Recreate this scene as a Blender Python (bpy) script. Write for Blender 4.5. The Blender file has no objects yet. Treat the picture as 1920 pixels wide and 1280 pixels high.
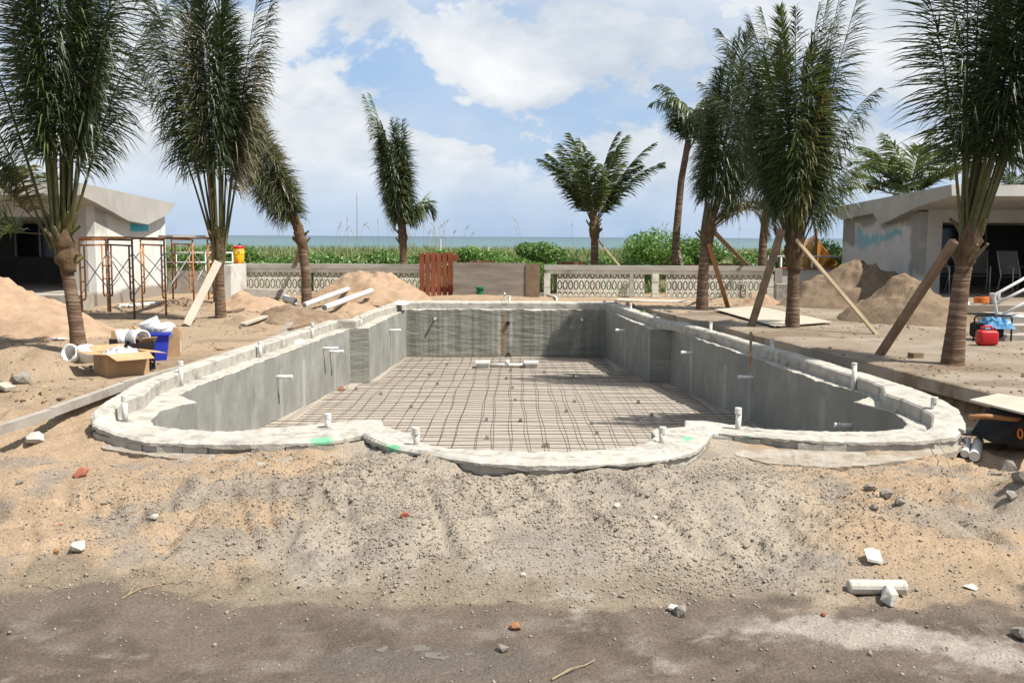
import bpy, math, random
import numpy as np
from mathutils import Vector, Matrix, Euler

random.seed(7)
rng = np.random.default_rng(7)
SC = bpy.context.scene
COL = SC.collection

# ------------------------------------------------------------------ camera
CAM_H, FPX = 1.6, 1850.0                 # eye height over the deck, focal length in pixels of a 1920 wide frame
PITCH = math.atan((640 - 443.9) / FPX)
ROLL = 0.0056
F_ = Vector((0, math.cos(PITCH), -math.sin(PITCH)))
R0 = Vector((1, 0, 0)); U0 = Vector((0, math.sin(PITCH), math.cos(PITCH)))
R_ = R0 * math.cos(ROLL) + U0 * math.sin(ROLL)
U_ = -R0 * math.sin(ROLL) + U0 * math.cos(ROLL)
C_ = Vector((0, 0, CAM_H))
cd = bpy.data.cameras.new('camera'); cam = bpy.data.objects.new('camera', cd); COL.objects.link(cam)
cd.sensor_width = 36; cd.lens = 36 * FPX / 1920; cd.clip_start = 0.1; cd.clip_end = 60000
mw = Matrix((R_, U_, -F_)).transposed().to_4x4(); mw.translation = C_
cam.matrix_world = mw
SC.camera = cam

# ------------------------------------------------------------------ light
SUN = Vector((0.56, -0.25, 1.0)).normalized()
EL = math.asin(SUN.z); AZ = math.atan2(SUN.x, SUN.y)
sd = bpy.data.lights.new('sun', 'SUN'); so = bpy.data.objects.new('sun', sd); COL.objects.link(so)
sd.energy = 5.0; sd.angle = math.radians(0.5); sd.color = (1.0, 0.95, 0.87)
so.rotation_euler = (-SUN).to_track_quat('-Z', 'Y').to_euler()
so.location = (0, 0, 30)

W = bpy.data.worlds.new('World'); SC.world = W; W.use_nodes = True
def build_world():
    nt = W.node_tree; N = nt.nodes; L = nt.links
    N.clear()
    out = N.new('ShaderNodeOutputWorld'); bg = N.new('ShaderNodeBackground')
    sky = N.new('ShaderNodeTexSky'); sky.sky_type = 'NISHITA'; sky.sun_disc = False
    sky.sun_elevation = EL; sky.sun_rotation = AZ; sky.altitude = 0; sky.air_density = 1.0; sky.dust_density = 0.6; sky.ozone_density = 1.2
    bg.inputs['Strength'].default_value = 0.07
    tc = N.new('ShaderNodeTexCoord')
    sep = N.new('ShaderNodeSeparateXYZ'); L.new(tc.outputs['Generated'], sep.inputs[0])
    def math_(op, a, b=None, clamp=False):
        n = N.new('ShaderNodeMath'); n.operation = op; n.use_clamp = clamp
        for i, v in enumerate((a, b)):
            if v is None: continue
            if isinstance(v, (int, float)): n.inputs[i].default_value = v
            else: L.new(v, n.inputs[i])
        return n.outputs[0]
    com = N.new('ShaderNodeCombineXYZ'); L.new(sep.outputs['X'], com.inputs[0]); L.new(sep.outputs['Y'], com.inputs[1]); L.new(math_('MULTIPLY', sep.outputs['Z'], 1.7), com.inputs[2])
    def noise(scale, detail, rough, off, dist=0.0):
        m = N.new('ShaderNodeMapping'); m.inputs['Location'].default_value = off
        L.new(com.outputs[0], m.inputs[0])
        n = N.new('ShaderNodeTexNoise'); n.inputs['Scale'].default_value = scale; n.inputs['Detail'].default_value = detail
        n.inputs['Roughness'].default_value = rough; n.inputs['Distortion'].default_value = dist
        L.new(m.outputs[0], n.inputs['Vector']); return n.outputs['Fac']
    def ramp(fac, a, b):
        n = N.new('ShaderNodeMapRange'); n.interpolation_type = 'SMOOTHSTEP'
        n.inputs['From Min'].default_value = a; n.inputs['From Max'].default_value = b
        L.new(fac, n.inputs['Value']); return n.outputs[0]
    big = math_('ADD', math_('MULTIPLY', noise(2.2, 3, 0.5, CLOUD_OFF), 0.38), math_('MULTIPLY', noise(6.2, 12, 0.58, (4.4, 2.2, 0.7), 0.3), 0.62))
    sheet = ramp(noise(2.0, 6, 0.55, (3.1, 7.7, 0)), 0.36, 0.66)
    high = ramp(sep.outputs['Z'], 0.22, 0.75)          # thin layers pile up towards the horizon, open up overhead
    sheet = math_('MULTIPLY', sheet, math_('SUBTRACT', 1.0, high))
    puff = ramp(big, 0.455, 0.497)
    cover = math_('MAXIMUM', puff, math_('MULTIPLY', sheet, 0.92))
    # clouds thin out into the band of haze just above the sea
    hz = ramp(sep.outputs['Z'], 0.015, 0.085)
    cover = math_('MULTIPLY', cover, math_('ADD', math_('MULTIPLY', hz, 0.80), 0.20))
    shade = ramp(noise(5.5, 8, 0.55, (9.0, 1.5, 0)), 0.36, 0.60)
    edge = ramp(big, 0.49, 0.59)
    shade = math_('ADD', math_('MULTIPLY', shade, 0.62), math_('MULTIPLY', edge, 0.40), True)
    cc = N.new('ShaderNodeMixRGB'); cc.inputs[1].default_value = (5.0, 5.6, 6.4, 1); cc.inputs[2].default_value = (8.1, 8.2, 8.3, 1)
    L.new(shade, cc.inputs[0])
    # clear sky: Nishita, veiled by bright marine haze
    veil = N.new('ShaderNodeMixRGB'); L.new(math_('SUBTRACT', 0.80, math_('MULTIPLY', high, 0.5)), veil.inputs[0]); L.new(sky.outputs[0], veil.inputs[1]); veil.inputs[2].default_value = (3.3, 4.9, 7.3, 1)
    mix = N.new('ShaderNodeMixRGB'); L.new(cover, mix.inputs[0]); L.new(veil.outputs[0], mix.inputs[1]); L.new(cc.outputs[0], mix.inputs[2])
    L.new(mix.outputs[0], bg.inputs['Color']); L.new(bg.outputs[0], out.inputs['Surface'])
CLOUD_OFF = (1.3, 0.4, 0.2)
build_world()
SC.view_settings.view_transform = 'Standard'; SC.view_settings.look = 'None'
SC.view_settings.exposure = 0.78; SC.view_settings.gamma = 1.0; SC.view_settings.use_curve_mapping = False
SC.render.engine = 'CYCLES'
SC.cycles.max_bounces = 6; SC.cycles.diffuse_bounces = 3; SC.cycles.glossy_bounces = 2; SC.cycles.transparent_max_bounces = 4

# ------------------------------------------------------------------ where a sight line of the survey meets a real plane
def ray(px, py): return F_ + R_ * ((px - 960) / FPX) - U_ * ((py - 640) / FPX)
def PZ(px, py, z):
    d = ray(px, py); t = (z - CAM_H) / d.z; return C_ + d * t
def PY(px, py, Y):
    d = ray(px, py); return C_ + d * (Y / d.y)
def PX(px, py, X):
    d = ray(px, py); return C_ + d * (X / d.x)

# ------------------------------------------------------------------ noise in numpy
_perm = np.random.default_rng(3).random((256, 256))
def vnoise(x, y):
    xi = np.floor(x).astype(int); yi = np.floor(y).astype(int)
    fx = x - xi; fy = y - yi; fx = fx * fx * (3 - 2 * fx); fy = fy * fy * (3 - 2 * fy)
    a = _perm[xi & 255, yi & 255]; b = _perm[(xi + 1) & 255, yi & 255]
    c = _perm[xi & 255, (yi + 1) & 255]; d = _perm[(xi + 1) & 255, (yi + 1) & 255]
    return (a + (b - a) * fx) * (1 - fy) + (c + (d - c) * fx) * fy
def fbm(x, y, octv=5, gain=0.5):
    s = 0; a = 1; t = 0
    for k in range(octv):
        s = s + a * vnoise(x * 2 ** k + 17.3 * k, y * 2 ** k + 5.1 * k); t += a; a *= gain
    return s / t
def sstep(a, b, x):
    t = np.clip((x - a) / (b - a), 0, 1); return t * t * (3 - 2 * t)

# ------------------------------------------------------------------ materials
MATS = {}
def mat(name, c1, c2=None, scale=8.0, rough=0.85, bump=0.0, bscale=40.0, spec=0.3, detail=6, c3=None, s3=1.5, lo=0.35, hi=0.65,
        stretch=(1, 1, 1), attr=None, bdist=0.01, metallic=0.0, sheen=0.0, objco=False, lo3=0.5, hi3=0.68, transl=0.0):
    m = bpy.data.materials.new(name); m.use_nodes = True; MATS[name] = m
    nt = m.node_tree; N = nt.nodes; L = nt.links
    b = N['Principled BSDF']; b.inputs['Roughness'].default_value = rough; b.inputs['Specular IOR Level'].default_value = spec
    b.inputs['Metallic'].default_value = metallic
    if objco:
        vec = N.new('ShaderNodeTexCoord').outputs['Object']
    else:
        vec = N.new('ShaderNodeNewGeometry').outputs['Position']
    mp = N.new('ShaderNodeMapping'); mp.inputs['Scale'].default_value = stretch; L.new(vec, mp.inputs[0]); vec = mp.outputs[0]
    def noise(s, d=detail, rg=0.55):
        n = N.new('ShaderNodeTexNoise'); n.inputs['Scale'].default_value = s; n.inputs['Detail'].default_value = d; n.inputs['Roughness'].default_value = rg
        L.new(vec, n.inputs['Vector']); return n.outputs['Fac']
    def rng_(f, a, c, e=0.0, g=1.0):
        n = N.new('ShaderNodeMapRange'); n.inputs['From Min'].default_value = a; n.inputs['From Max'].default_value = c
        n.inputs['To Min'].default_value = e; n.inputs['To Max'].default_value = g; L.new(f, n.inputs['Value']); return n.outputs[0]
    col = None
    if attr:
        a = N.new('ShaderNodeAttribute'); a.attribute_name = attr; base = a.outputs['Color']
        mx = N.new('ShaderNodeMixRGB'); mx.blend_type = 'MULTIPLY'; mx.inputs[0].default_value = 1.0
        L.new(base, mx.inputs[1])
        g = rng_(noise(scale), lo, hi, c1[0], c1[1])
        cmb = N.new('ShaderNodeCombineXYZ')
        for i in range(3): L.new(g, cmb.inputs[i])
        L.new(cmb.outputs[0], mx.inputs[2]); col = mx.outputs[0]
    elif c2 is not None:
        mx = N.new('ShaderNodeMixRGB'); mx.inputs[1].default_value = (*c1, 1); mx.inputs[2].default_value = (*c2, 1)
        L.new(rng_(noise(scale), lo, hi), mx.inputs[0]); col = mx.outputs[0]
    else:
        b.inputs['Base Color'].default_value = (*c1, 1)
    if c3 is not None:
        mx = N.new('ShaderNodeMixRGB'); mx.inputs[2].default_value = (*c3, 1)
        if col is not None: L.new(col, mx.inputs[1])
        else: mx.inputs[1].default_value = (*c1, 1)
        L.new(rng_(noise(s3, 7, 0.62), lo3, hi3), mx.inputs[0]); col = mx.outputs[0]
    if col is not None: L.new(col, b.inputs['Base Color'])
    if bump > 0:
        bp = N.new('ShaderNodeBump'); bp.inputs['Strength'].default_value = bump; bp.inputs['Distance'].default_value = bdist
        L.new(noise(bscale, 5, 0.6), bp.inputs['Height']); L.new(bp.outputs[0], b.inputs['Normal'])
    m['col_socket'] = 1
    return m
def mask_box(m, axes, lims, color, soft=0.08, nscale=3.0, namp=0.25, strength=1.0):
    """paint a patch with ragged edges: axes like 'YZ', lims ((lo,hi),(lo,hi)) in world metres"""
    nt = m.node_tree; N = nt.nodes; L = nt.links; b = N['Principled BSDF']
    g = N.new('ShaderNodeNewGeometry').outputs['Position']
    nz = N.new('ShaderNodeTexNoise'); nz.inputs['Scale'].default_value = nscale; nz.inputs['Detail'].default_value = 6; L.new(g, nz.inputs['Vector'])
    sub = N.new('ShaderNodeVectorMath'); sub.operation = 'SUBTRACT'; L.new(nz.outputs['Color'], sub.inputs[0]); sub.inputs[1].default_value = (0.5,) * 3
    scl = N.new('ShaderNodeVectorMath'); scl.operation = 'SCALE'; L.new(sub.outputs[0], scl.inputs[0]); scl.inputs['Scale'].default_value = namp * 2
    add = N.new('ShaderNodeVectorMath'); L.new(g, add.inputs[0]); L.new(scl.outputs[0], add.inputs[1])
    sp = N.new('ShaderNodeSeparateXYZ'); L.new(add.outputs[0], sp.inputs[0])
    cur = None
    for ax, (lo, hi) in zip(axes, lims):
        for a, bb in ((lo, lo + soft), (hi, hi - soft)):
            r = N.new('ShaderNodeMapRange'); r.inputs['From Min'].default_value = a; r.inputs['From Max'].default_value = bb
            L.new(sp.outputs[ax], r.inputs['Value'])
            if cur is None: cur = r.outputs[0]
            else:
                mm = N.new('ShaderNodeMath'); mm.operation = 'MULTIPLY'; L.new(cur, mm.inputs[0]); L.new(r.outputs[0], mm.inputs[1]); cur = mm.outputs[0]
    ms = N.new('ShaderNodeMath'); ms.operation = 'MULTIPLY'; L.new(cur, ms.inputs[0]); ms.inputs[1].default_value = strength
    mx = N.new('ShaderNodeMixRGB'); L.new(ms.outputs[0], mx.inputs[0]); mx.inputs[2].default_value = (*color, 1)
    old = b.inputs['Base Color'].links
    if old: L.new(old[0].from_socket, mx.inputs[1])
    else: mx.inputs[1].default_value = b.inputs['Base Color'].default_value
    L.new(mx.outputs[0], b.inputs['Base Color'])

M_ground = mat('ground_earth', (0.72, 1.22), attr='col', scale=55, rough=0.95, bump=0.8, bscale=70, bdist=0.02, spec=0.15, lo=0.3, hi=0.7)
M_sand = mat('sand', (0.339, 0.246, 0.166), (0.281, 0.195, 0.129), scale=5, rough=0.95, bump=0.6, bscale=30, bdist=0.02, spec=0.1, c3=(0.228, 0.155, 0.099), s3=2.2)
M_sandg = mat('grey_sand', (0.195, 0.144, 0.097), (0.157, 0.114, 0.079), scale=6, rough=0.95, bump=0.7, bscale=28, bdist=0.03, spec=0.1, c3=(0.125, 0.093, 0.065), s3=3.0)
M_dirt = mat('dirt', (0.238, 0.173, 0.119), (0.180, 0.130, 0.087), scale=6, rough=0.95, bump=0.8, bscale=26, bdist=0.03, spec=0.1, c3=(0.136, 0.097, 0.065), s3=3.5)
M_rim = mat('pool_rim_concrete', (0.409, 0.386, 0.340), (0.325, 0.305, 0.267), scale=7, rough=0.9, bump=0.8, bscale=16, bdist=0.014, spec=0.15, c3=(0.232, 0.220, 0.193), s3=5.5, lo3=0.50, hi3=0.66)
M_wall = mat('pool_wall_plaster', (0.228, 0.228, 0.204), (0.180, 0.182, 0.164), scale=2.2, rough=0.85, bump=0.35, bscale=14, bdist=0.015, spec=0.2, c3=(0.288, 0.288, 0.268), s3=1.6, stretch=(1, 1, 0.7), lo3=0.5, hi3=0.7)
M_wallfar = mat('pool_wall_gunite', (0.205, 0.205, 0.178), (0.165, 0.167, 0.145), scale=1.0, rough=0.92, bump=0.9, bscale=2.2, bdist=0.035, spec=0.15, stretch=(1, 1, 4.5), c3=(0.235, 0.235, 0.208), s3=0.9)
M_floor = mat('pool_floor_gravel', (0.345, 0.31, 0.262), (0.275, 0.243, 0.203), scale=38, rough=0.95, bump=0.7, bscale=60, bdist=0.01, spec=0.1, c3=(0.30, 0.262, 0.215), s3=1.2)
M_rebar = mat('rebar_steel', (0.070, 0.052, 0.042), (0.095, 0.066, 0.050), scale=9, rough=0.8, spec=0.3)
M_pvc = mat('white_pvc', (0.616, 0.616, 0.598), (0.546, 0.546, 0.528), scale=5, rough=0.35, spec=0.45)
M_pvcd = mat('dusty_pvc', (0.55, 0.545, 0.51), (0.45, 0.44, 0.40), scale=9, rough=0.5, spec=0.4)
M_block = mat('concrete_block', (0.394, 0.380, 0.330), (0.286, 0.271, 0.232), scale=9, rough=0.92, bump=0.8, bscale=34, bdist=0.02, c3=(0.212, 0.197, 0.172), s3=6)
M_skirt = mat('footing_concrete', (0.33, 0.30, 0.255), (0.25, 0.22, 0.18), scale=6, rough=0.93, bump=0.6, bscale=30, bdist=0.02, c3=(0.22, 0.175, 0.13), s3=4, lo3=0.45, hi3=0.62)
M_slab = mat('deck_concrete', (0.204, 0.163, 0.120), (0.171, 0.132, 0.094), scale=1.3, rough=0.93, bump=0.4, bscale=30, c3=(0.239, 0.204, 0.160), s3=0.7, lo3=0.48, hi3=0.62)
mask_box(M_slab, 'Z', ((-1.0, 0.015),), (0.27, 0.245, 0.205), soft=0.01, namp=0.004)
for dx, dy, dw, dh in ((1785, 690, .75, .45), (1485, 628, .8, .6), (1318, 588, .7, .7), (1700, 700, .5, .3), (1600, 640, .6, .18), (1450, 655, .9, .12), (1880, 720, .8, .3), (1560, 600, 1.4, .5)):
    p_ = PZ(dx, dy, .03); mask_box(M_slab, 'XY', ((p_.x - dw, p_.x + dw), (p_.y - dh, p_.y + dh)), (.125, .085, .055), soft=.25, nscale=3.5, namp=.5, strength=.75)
M_curb = mat('curb_concrete', (0.333, 0.310, 0.272), (0.272, 0.245, 0.211), scale=5, rough=0.9, bump=0.5, bscale=30, c3=(0.24, 0.195, 0.15), s3=3.0, lo3=.5, hi3=.68)
M_brz = mat('breeze_block_paint', (0.712, 0.692, 0.604), (0.597, 0.578, 0.497), scale=5, rough=0.85, c3=(0.458, 0.438, 0.368), s3=2.4)
M_beam = mat('weathered_beam', (0.416, 0.394, 0.345), (0.317, 0.301, 0.263), scale=3.0, rough=0.9, c3=(0.241, 0.224, 0.197), s3=2.0, stretch=(0.4, 1, 2))
M_render = mat('grey_render', (0.383, 0.370, 0.336), (0.327, 0.315, 0.285), scale=1.5, rough=0.88, bump=0.2, bscale=20, c3=(0.272, 0.264, 0.238), s3=0.9)
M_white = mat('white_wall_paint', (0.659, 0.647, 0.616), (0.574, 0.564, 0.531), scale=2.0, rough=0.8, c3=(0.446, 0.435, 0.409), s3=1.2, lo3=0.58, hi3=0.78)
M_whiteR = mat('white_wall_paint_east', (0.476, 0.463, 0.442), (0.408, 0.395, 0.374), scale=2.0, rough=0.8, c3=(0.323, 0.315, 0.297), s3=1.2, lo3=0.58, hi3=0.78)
M_plain = mat('plain_white_render', (0.56, 0.55, 0.51), (0.46, 0.45, 0.41), scale=3.0, rough=0.85, c3=(0.36, 0.34, 0.30), s3=2)
M_dark = mat('porch_interior', (0.09, 0.088, 0.08), (0.065, 0.064, 0.06), scale=2, rough=0.9)
M_darkglass = mat('dark_glass', (0.015, 0.018, 0.02), rough=0.1, spec=0.5)
M_woodl = mat('new_lumber', (0.459, 0.369, 0.246), (0.385, 0.295, 0.180), scale=3.0, rough=0.75, stretch=(1, 1, 1), bump=0.2, bscale=40)
M_woodo = mat('orange_lumber', (0.30, 0.15, 0.065), (0.22, 0.105, 0.045), scale=5.0, rough=0.75)
M_woodd = mat('weathered_lumber', (0.22, 0.15, 0.095), (0.145, 0.10, 0.065), scale=6.0, rough=0.85, bump=0.3, bscale=50)
M_woodg = mat('grey_plywood', (0.27, 0.235, 0.195), (0.20, 0.17, 0.14), scale=1.4, rough=0.88, stretch=(1, 1, 7), c3=(0.16, 0.135, 0.11), s3=0.8, bump=0.3, bscale=8)
M_woodw = mat('pale_plank', (0.416, 0.368, 0.304), (0.360, 0.304, 0.240), scale=4.0, rough=0.8)
M_red = mat('red_fence_stain', (0.23, 0.065, 0.032), (0.165, 0.045, 0.024), scale=6, rough=0.75, stretch=(1, 1, 0.25), c3=(0.28, 0.10, 0.055), s3=2.0)
M_trunk = mat('palm_trunk', (0.140, 0.086, 0.054), (0.077, 0.047, 0.030), scale=9, rough=0.92, stretch=(0.35, 0.35, 4.5), bump=0.8, bscale=8, bdist=0.03, lo3=.52, hi3=.60, c3=(0.212, 0.158, 0.108), s3=6)
M_sheath = mat('palm_fibre', (0.135, 0.085, 0.045), (0.075, 0.048, 0.027), scale=14, rough=0.95, bump=0.8, bscale=30, bdist=0.03, stretch=(1, 1, 0.4))
def leafmat(name, c1, c2, rough=0.42):
    m = mat(name, c1, c2, scale=3.5, rough=rough, spec=0.45)
    nt = m.node_tree; b = nt.nodes['Principled BSDF']; out = nt.nodes['Material Output']
    tr = nt.nodes.new('ShaderNodeBsdfTranslucent'); mx = nt.nodes.new('ShaderNodeMixShader'); mx.inputs[0].default_value = 0.16
    tr.inputs['Color'].default_value = (c1[0] * 1.9, c1[1] * 1.9, c1[2] * 1.1, 1)
    nt.links.new(b.outputs[0], mx.inputs[1]); nt.links.new(tr.outputs[0], mx.inputs[2]); nt.links.new(mx.outputs[0], out.inputs['Surface'])
    return m
M_leaf = leafmat('palm_leaf_green', (0.0320, 0.0496, 0.0160), (0.0464, 0.0656, 0.0240))
M_leafl = leafmat('palm_leaf_light', (0.075, 0.105, 0.028), (0.10, 0.125, 0.04))
M_leafy = leafmat('palm_leaf_yellow', (0.15, 0.13, 0.035), (0.10, 0.085, 0.028), 0.6)
M_leafd = leafmat('palm_leaf_dry', (0.20, 0.155, 0.095), (0.13, 0.10, 0.06), 0.7)
M_stalk = mat('palm_petiole', (0.098, 0.094, 0.028), (0.058, 0.056, 0.021), scale=5, rough=0.55)
M_bush = leafmat('bush_leaf', (0.072, 0.150, 0.029), (0.111, 0.195, 0.044), 0.5)
M_bush2 = leafmat('bush_leaf_bright', (0.085, 0.175, 0.028), (0.115, 0.205, 0.04), 0.5)
M_grass = leafmat('dune_grass_blade', (0.098, 0.144, 0.041), (0.155, 0.172, 0.069), 0.6)
M_oat = mat('sea_oat_stalk', (0.36, 0.29, 0.17), (0.28, 0.22, 0.13), scale=4, rough=0.8)
M_scaff = mat('scaffold_paint', (0.46, 0.20, 0.055), (0.30, 0.12, 0.04), scale=11, rough=0.6, c3=(0.13, 0.06, 0.035), s3=5)
M_scaffd = mat('scaffold_rust', (0.135, 0.065, 0.04), (0.08, 0.045, 0.03), scale=11, rough=0.75)
M_galv = mat('galvanised_tube', (0.36, 0.36, 0.35), (0.26, 0.26, 0.26), scale=8, rough=0.45, metallic=0.3)
M_yellow = mat('yellow_plastic', (0.72, 0.42, 0.015), (0.62, 0.35, 0.012), scale=4, rough=0.45)
M_redp = mat('red_plastic', (0.47, 0.018, 0.02), (0.39, 0.014, 0.017), scale=4, rough=0.4)
M_blue = mat('blue_plastic', (0.03, 0.055, 0.48), (0.025, 0.04, 0.38), scale=4, rough=0.4)
M_tarp = mat('blue_tarp', (0.03, 0.14, 0.30), (0.11, 0.27, 0.42), scale=9, rough=0.45)
M_black = mat('black_plastic', (0.012, 0.0125, 0.013), (0.018, 0.0185, 0.019), scale=6, rough=0.75, spec=0.2)
M_card = mat('cardboard', (0.43, 0.275, 0.15), (0.36, 0.225, 0.12), scale=5, rough=0.85)
M_plast = mat('clear_plastic_film', (0.55, 0.56, 0.60), (0.40, 0.41, 0.45), scale=12, rough=0.25, spec=0.6)
M_orange = mat('orange_paint', (0.60, 0.16, 0.02), (0.50, 0.13, 0.018), scale=6, rough=0.5)
M_net = mat('orange_net', (0.62, 0.30, 0.07), (0.52, 0.24, 0.05), scale=5, rough=0.7)
M_stone = mat('pale_rubble', (0.480, 0.456, 0.408), (0.368, 0.344, 0.296), scale=12, rough=0.9, bump=0.5, bscale=40)
M_stoneg = mat('grey_mortar_lump', (0.240, 0.216, 0.184), (0.176, 0.156, 0.132), scale=10, rough=0.95, bump=0.8, bscale=35, bdist=0.02)
M_brick = mat('red_brick', (0.30, 0.105, 0.062), (0.22, 0.08, 0.05), scale=16, rough=0.9, bump=0.4, bscale=50)
M_peb = mat('pebble', (0.288, 0.248, 0.198), (0.209, 0.176, 0.137), scale=20, rough=0.92)
M_green = mat('green_marking_paint', (0.05, 0.42, 0.14), (0.10, 0.50, 0.20), scale=20, rough=0.8)
M_greenp = mat('green_plastic', (0.01, 0.10, 0.045), (0.015, 0.13, 0.06), scale=4, rough=0.5)
M_twig = mat('dry_twig', (0.30, 0.23, 0.14), (0.22, 0.165, 0.10), scale=10, rough=0.9)
M_puddle = mat('puddle_water', (0.10, 0.082, 0.058), (0.14, 0.118, 0.088), scale=3, rough=0.06, spec=0.5)

# ------------------------------------------------------------------ mesh helpers
class MB:
    def __init__(s): s.v = []; s.f = []
    def add(s, vs, fs):
        o = len(s.v); s.v += [tuple(p) for p in vs]; s.f += [tuple(i + o for i in q) for q in fs]; return s
    def hexa(s, p):   # 8 corners: bottom 0-3 ccw, top 4-7 ccw
        return s.add(p, [(3, 2, 1, 0), (4, 5, 6, 7), (0, 1, 5, 4), (1, 2, 6, 5), (2, 3, 7, 6), (3, 0, 4, 7)])
    def box(s, x0, x1, y0, y1, z0, z1):
        return s.hexa([(x0, y0, z0), (x1, y0, z0), (x1, y1, z0), (x0, y1, z0), (x0, y0, z1), (x1, y0, z1), (x1, y1, z1), (x0, y1, z1)])
    def beam(s, a, b, w, h, up=(0, 0, 1), tw=0.0):   # board from a to b
        a = Vector(a); b = Vector(b); d = (b - a).normalized(); u = Vector(up)
        if abs(d.dot(u)) > 0.98: u = Vector((0, 1, 0))
        r = d.cross(u).normalized(); u = r.cross(d).normalized()
        if tw: q = Matrix.Rotation(tw, 3, d); r = q @ r; u = q @ u
        r = r * w / 2; u = u * h / 2
        return s.hexa([a - r - u, a + r - u, b + r - u, b - r - u, a - r + u, a + r + u, b + r + u, b - r + u])
    def tube(s, pts, rad, n=8, caps=True):
        pts = [Vector(p) for p in pts]
        if not hasattr(rad, '__len__'): rad = [rad] * len(pts)
        base = len(s.v); prev = None
        for i, p in enumerate(pts):
            d = (pts[min(i + 1, len(pts) - 1)] - pts[max(i - 1, 0)]).normalized()
            if prev is None:
                u = Vector((0, 0, 1)) if abs(d.z) < 0.9 else Vector((1, 0, 0))
                r = d.cross(u).normalized()
            else:
                r = (prev - d * prev.dot(d)).normalized()
            prev = r; u = d.cross(r)
            for k in range(n):
                a = 2 * math.pi * k / n
                s.v.append(tuple(p + (r * math.cos(a) + u * math.sin(a)) * rad[i]))
        for i in range(len(pts) - 1):
            for k in range(n):
                a = base + i * n + k; b = base + i * n + (k + 1) % n
                s.f.append((a, b, b + n, a + n))
        if caps:
            s.f.append(tuple(base + k for k in range(n))[::-1]); s.f.append(tuple(base + (len(pts) - 1) * n + k for k in range(n)))
        return s
    def lathe(s, prof, n=20, c=(0, 0, 0), M=None, capb=True, capt=True):
        base = len(s.v)
        for r, z in prof:
            for k in range(n):
                a = 2 * math.pi * k / n; p = Vector((r * math.cos(a), r * math.sin(a), z))
                if M is not None: p = M @ p
                s.v.append(tuple(p + Vector(c)))
        for i in range(len(prof) - 1):
            for k in range(n):
                a = base + i * n + k; b = base + i * n + (k + 1) % n; s.f.append((a, b, b + n, a + n))
        if capb: s.f.append(tuple(base + k for k in range(n))[::-1])
        if capt: s.f.append(tuple(base + (len(prof) - 1) * n + k for k in range(n)))
        return s
    def prism(s, poly, off):   # extrude a planar polygon by a vector
        o = len(s.v); n = len(poly); off = Vector(off)
        s.v += [tuple(Vector(p)) for p in poly] + [tuple(Vector(p) + off) for p in poly]
        s.f.append(tuple(o + i for i in range(n))[::-1]); s.f.append(tuple(o + n + i for i in range(n)))
        for i in range(n): j = (i + 1) % n; s.f.append((o + i, o + j, o + n + j, o + n + i))
        return s

WPOS = {}
def obj(name, mb, material, parent=None, smooth=False, origin=None):
    v = np.array(mb.v, dtype=float)
    if origin is None:
        c = (v.min(0) + v.max(0)) / 2; origin = Vector((c[0], c[1], v[:, 2].min()))
    origin = Vector(origin)
    me = bpy.data.meshes.new(name); me.from_pydata((v - np.array(origin)).tolist(), [], mb.f); me.update()
    if smooth: me.polygons.foreach_set('use_smooth', [True] * len(me.polygons))
    me.materials.append(material)
    return place(name, me, origin, parent)
def place(name, me, origin, parent=None):
    o = bpy.data.objects.new(name, me); COL.objects.link(o)
    origin = Vector(origin)
    if parent is not None: o.parent = parent; o.location = origin - WPOS[parent.name]
    else: o.location = origin
    WPOS[o.name] = origin
    return o
def meshnp(name, v, f, material, origin, smooth=False, colors=None):
    me = bpy.data.meshes.new(name)
    v = np.asarray(v, dtype=np.float32) - np.array(origin, dtype=np.float32)
    f = np.asarray(f, dtype=np.int32)
    me.vertices.add(len(v)); me.vertices.foreach_set('co', v.ravel())
    k = f.shape[1]; me.loops.add(f.size); me.loops.foreach_set('vertex_index', f.ravel())
    me.polygons.add(len(f)); me.polygons.foreach_set('loop_start', np.arange(0, f.size, k, dtype=np.int32))
    if colors is not None:
        a = me.color_attributes.new('col', 'FLOAT_COLOR', 'POINT')
        c = np.ones((len(v), 4), dtype=np.float32); c[:, :3] = colors; a.data.foreach_set('color', c.ravel())
    me.update(calc_edges=True); me.validate()
    if smooth: me.polygons.foreach_set('use_smooth', [True] * len(me.polygons))
    me.materials.append(material); return me
def tag(o, label, cat, group=None):
    o['label'] = label; o['category'] = cat
    if group: o['group'] = group
    return o
def thing(name, label, cat, loc, group=None):
    o = bpy.data.objects.new(name, None); COL.objects.link(o); o.location = Vector(loc); WPOS[o.name] = Vector(loc); o.empty_display_size = 0.2
    return tag(o, label, cat, group)
def struct(o): o['kind'] = 'structure'; return o

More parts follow.
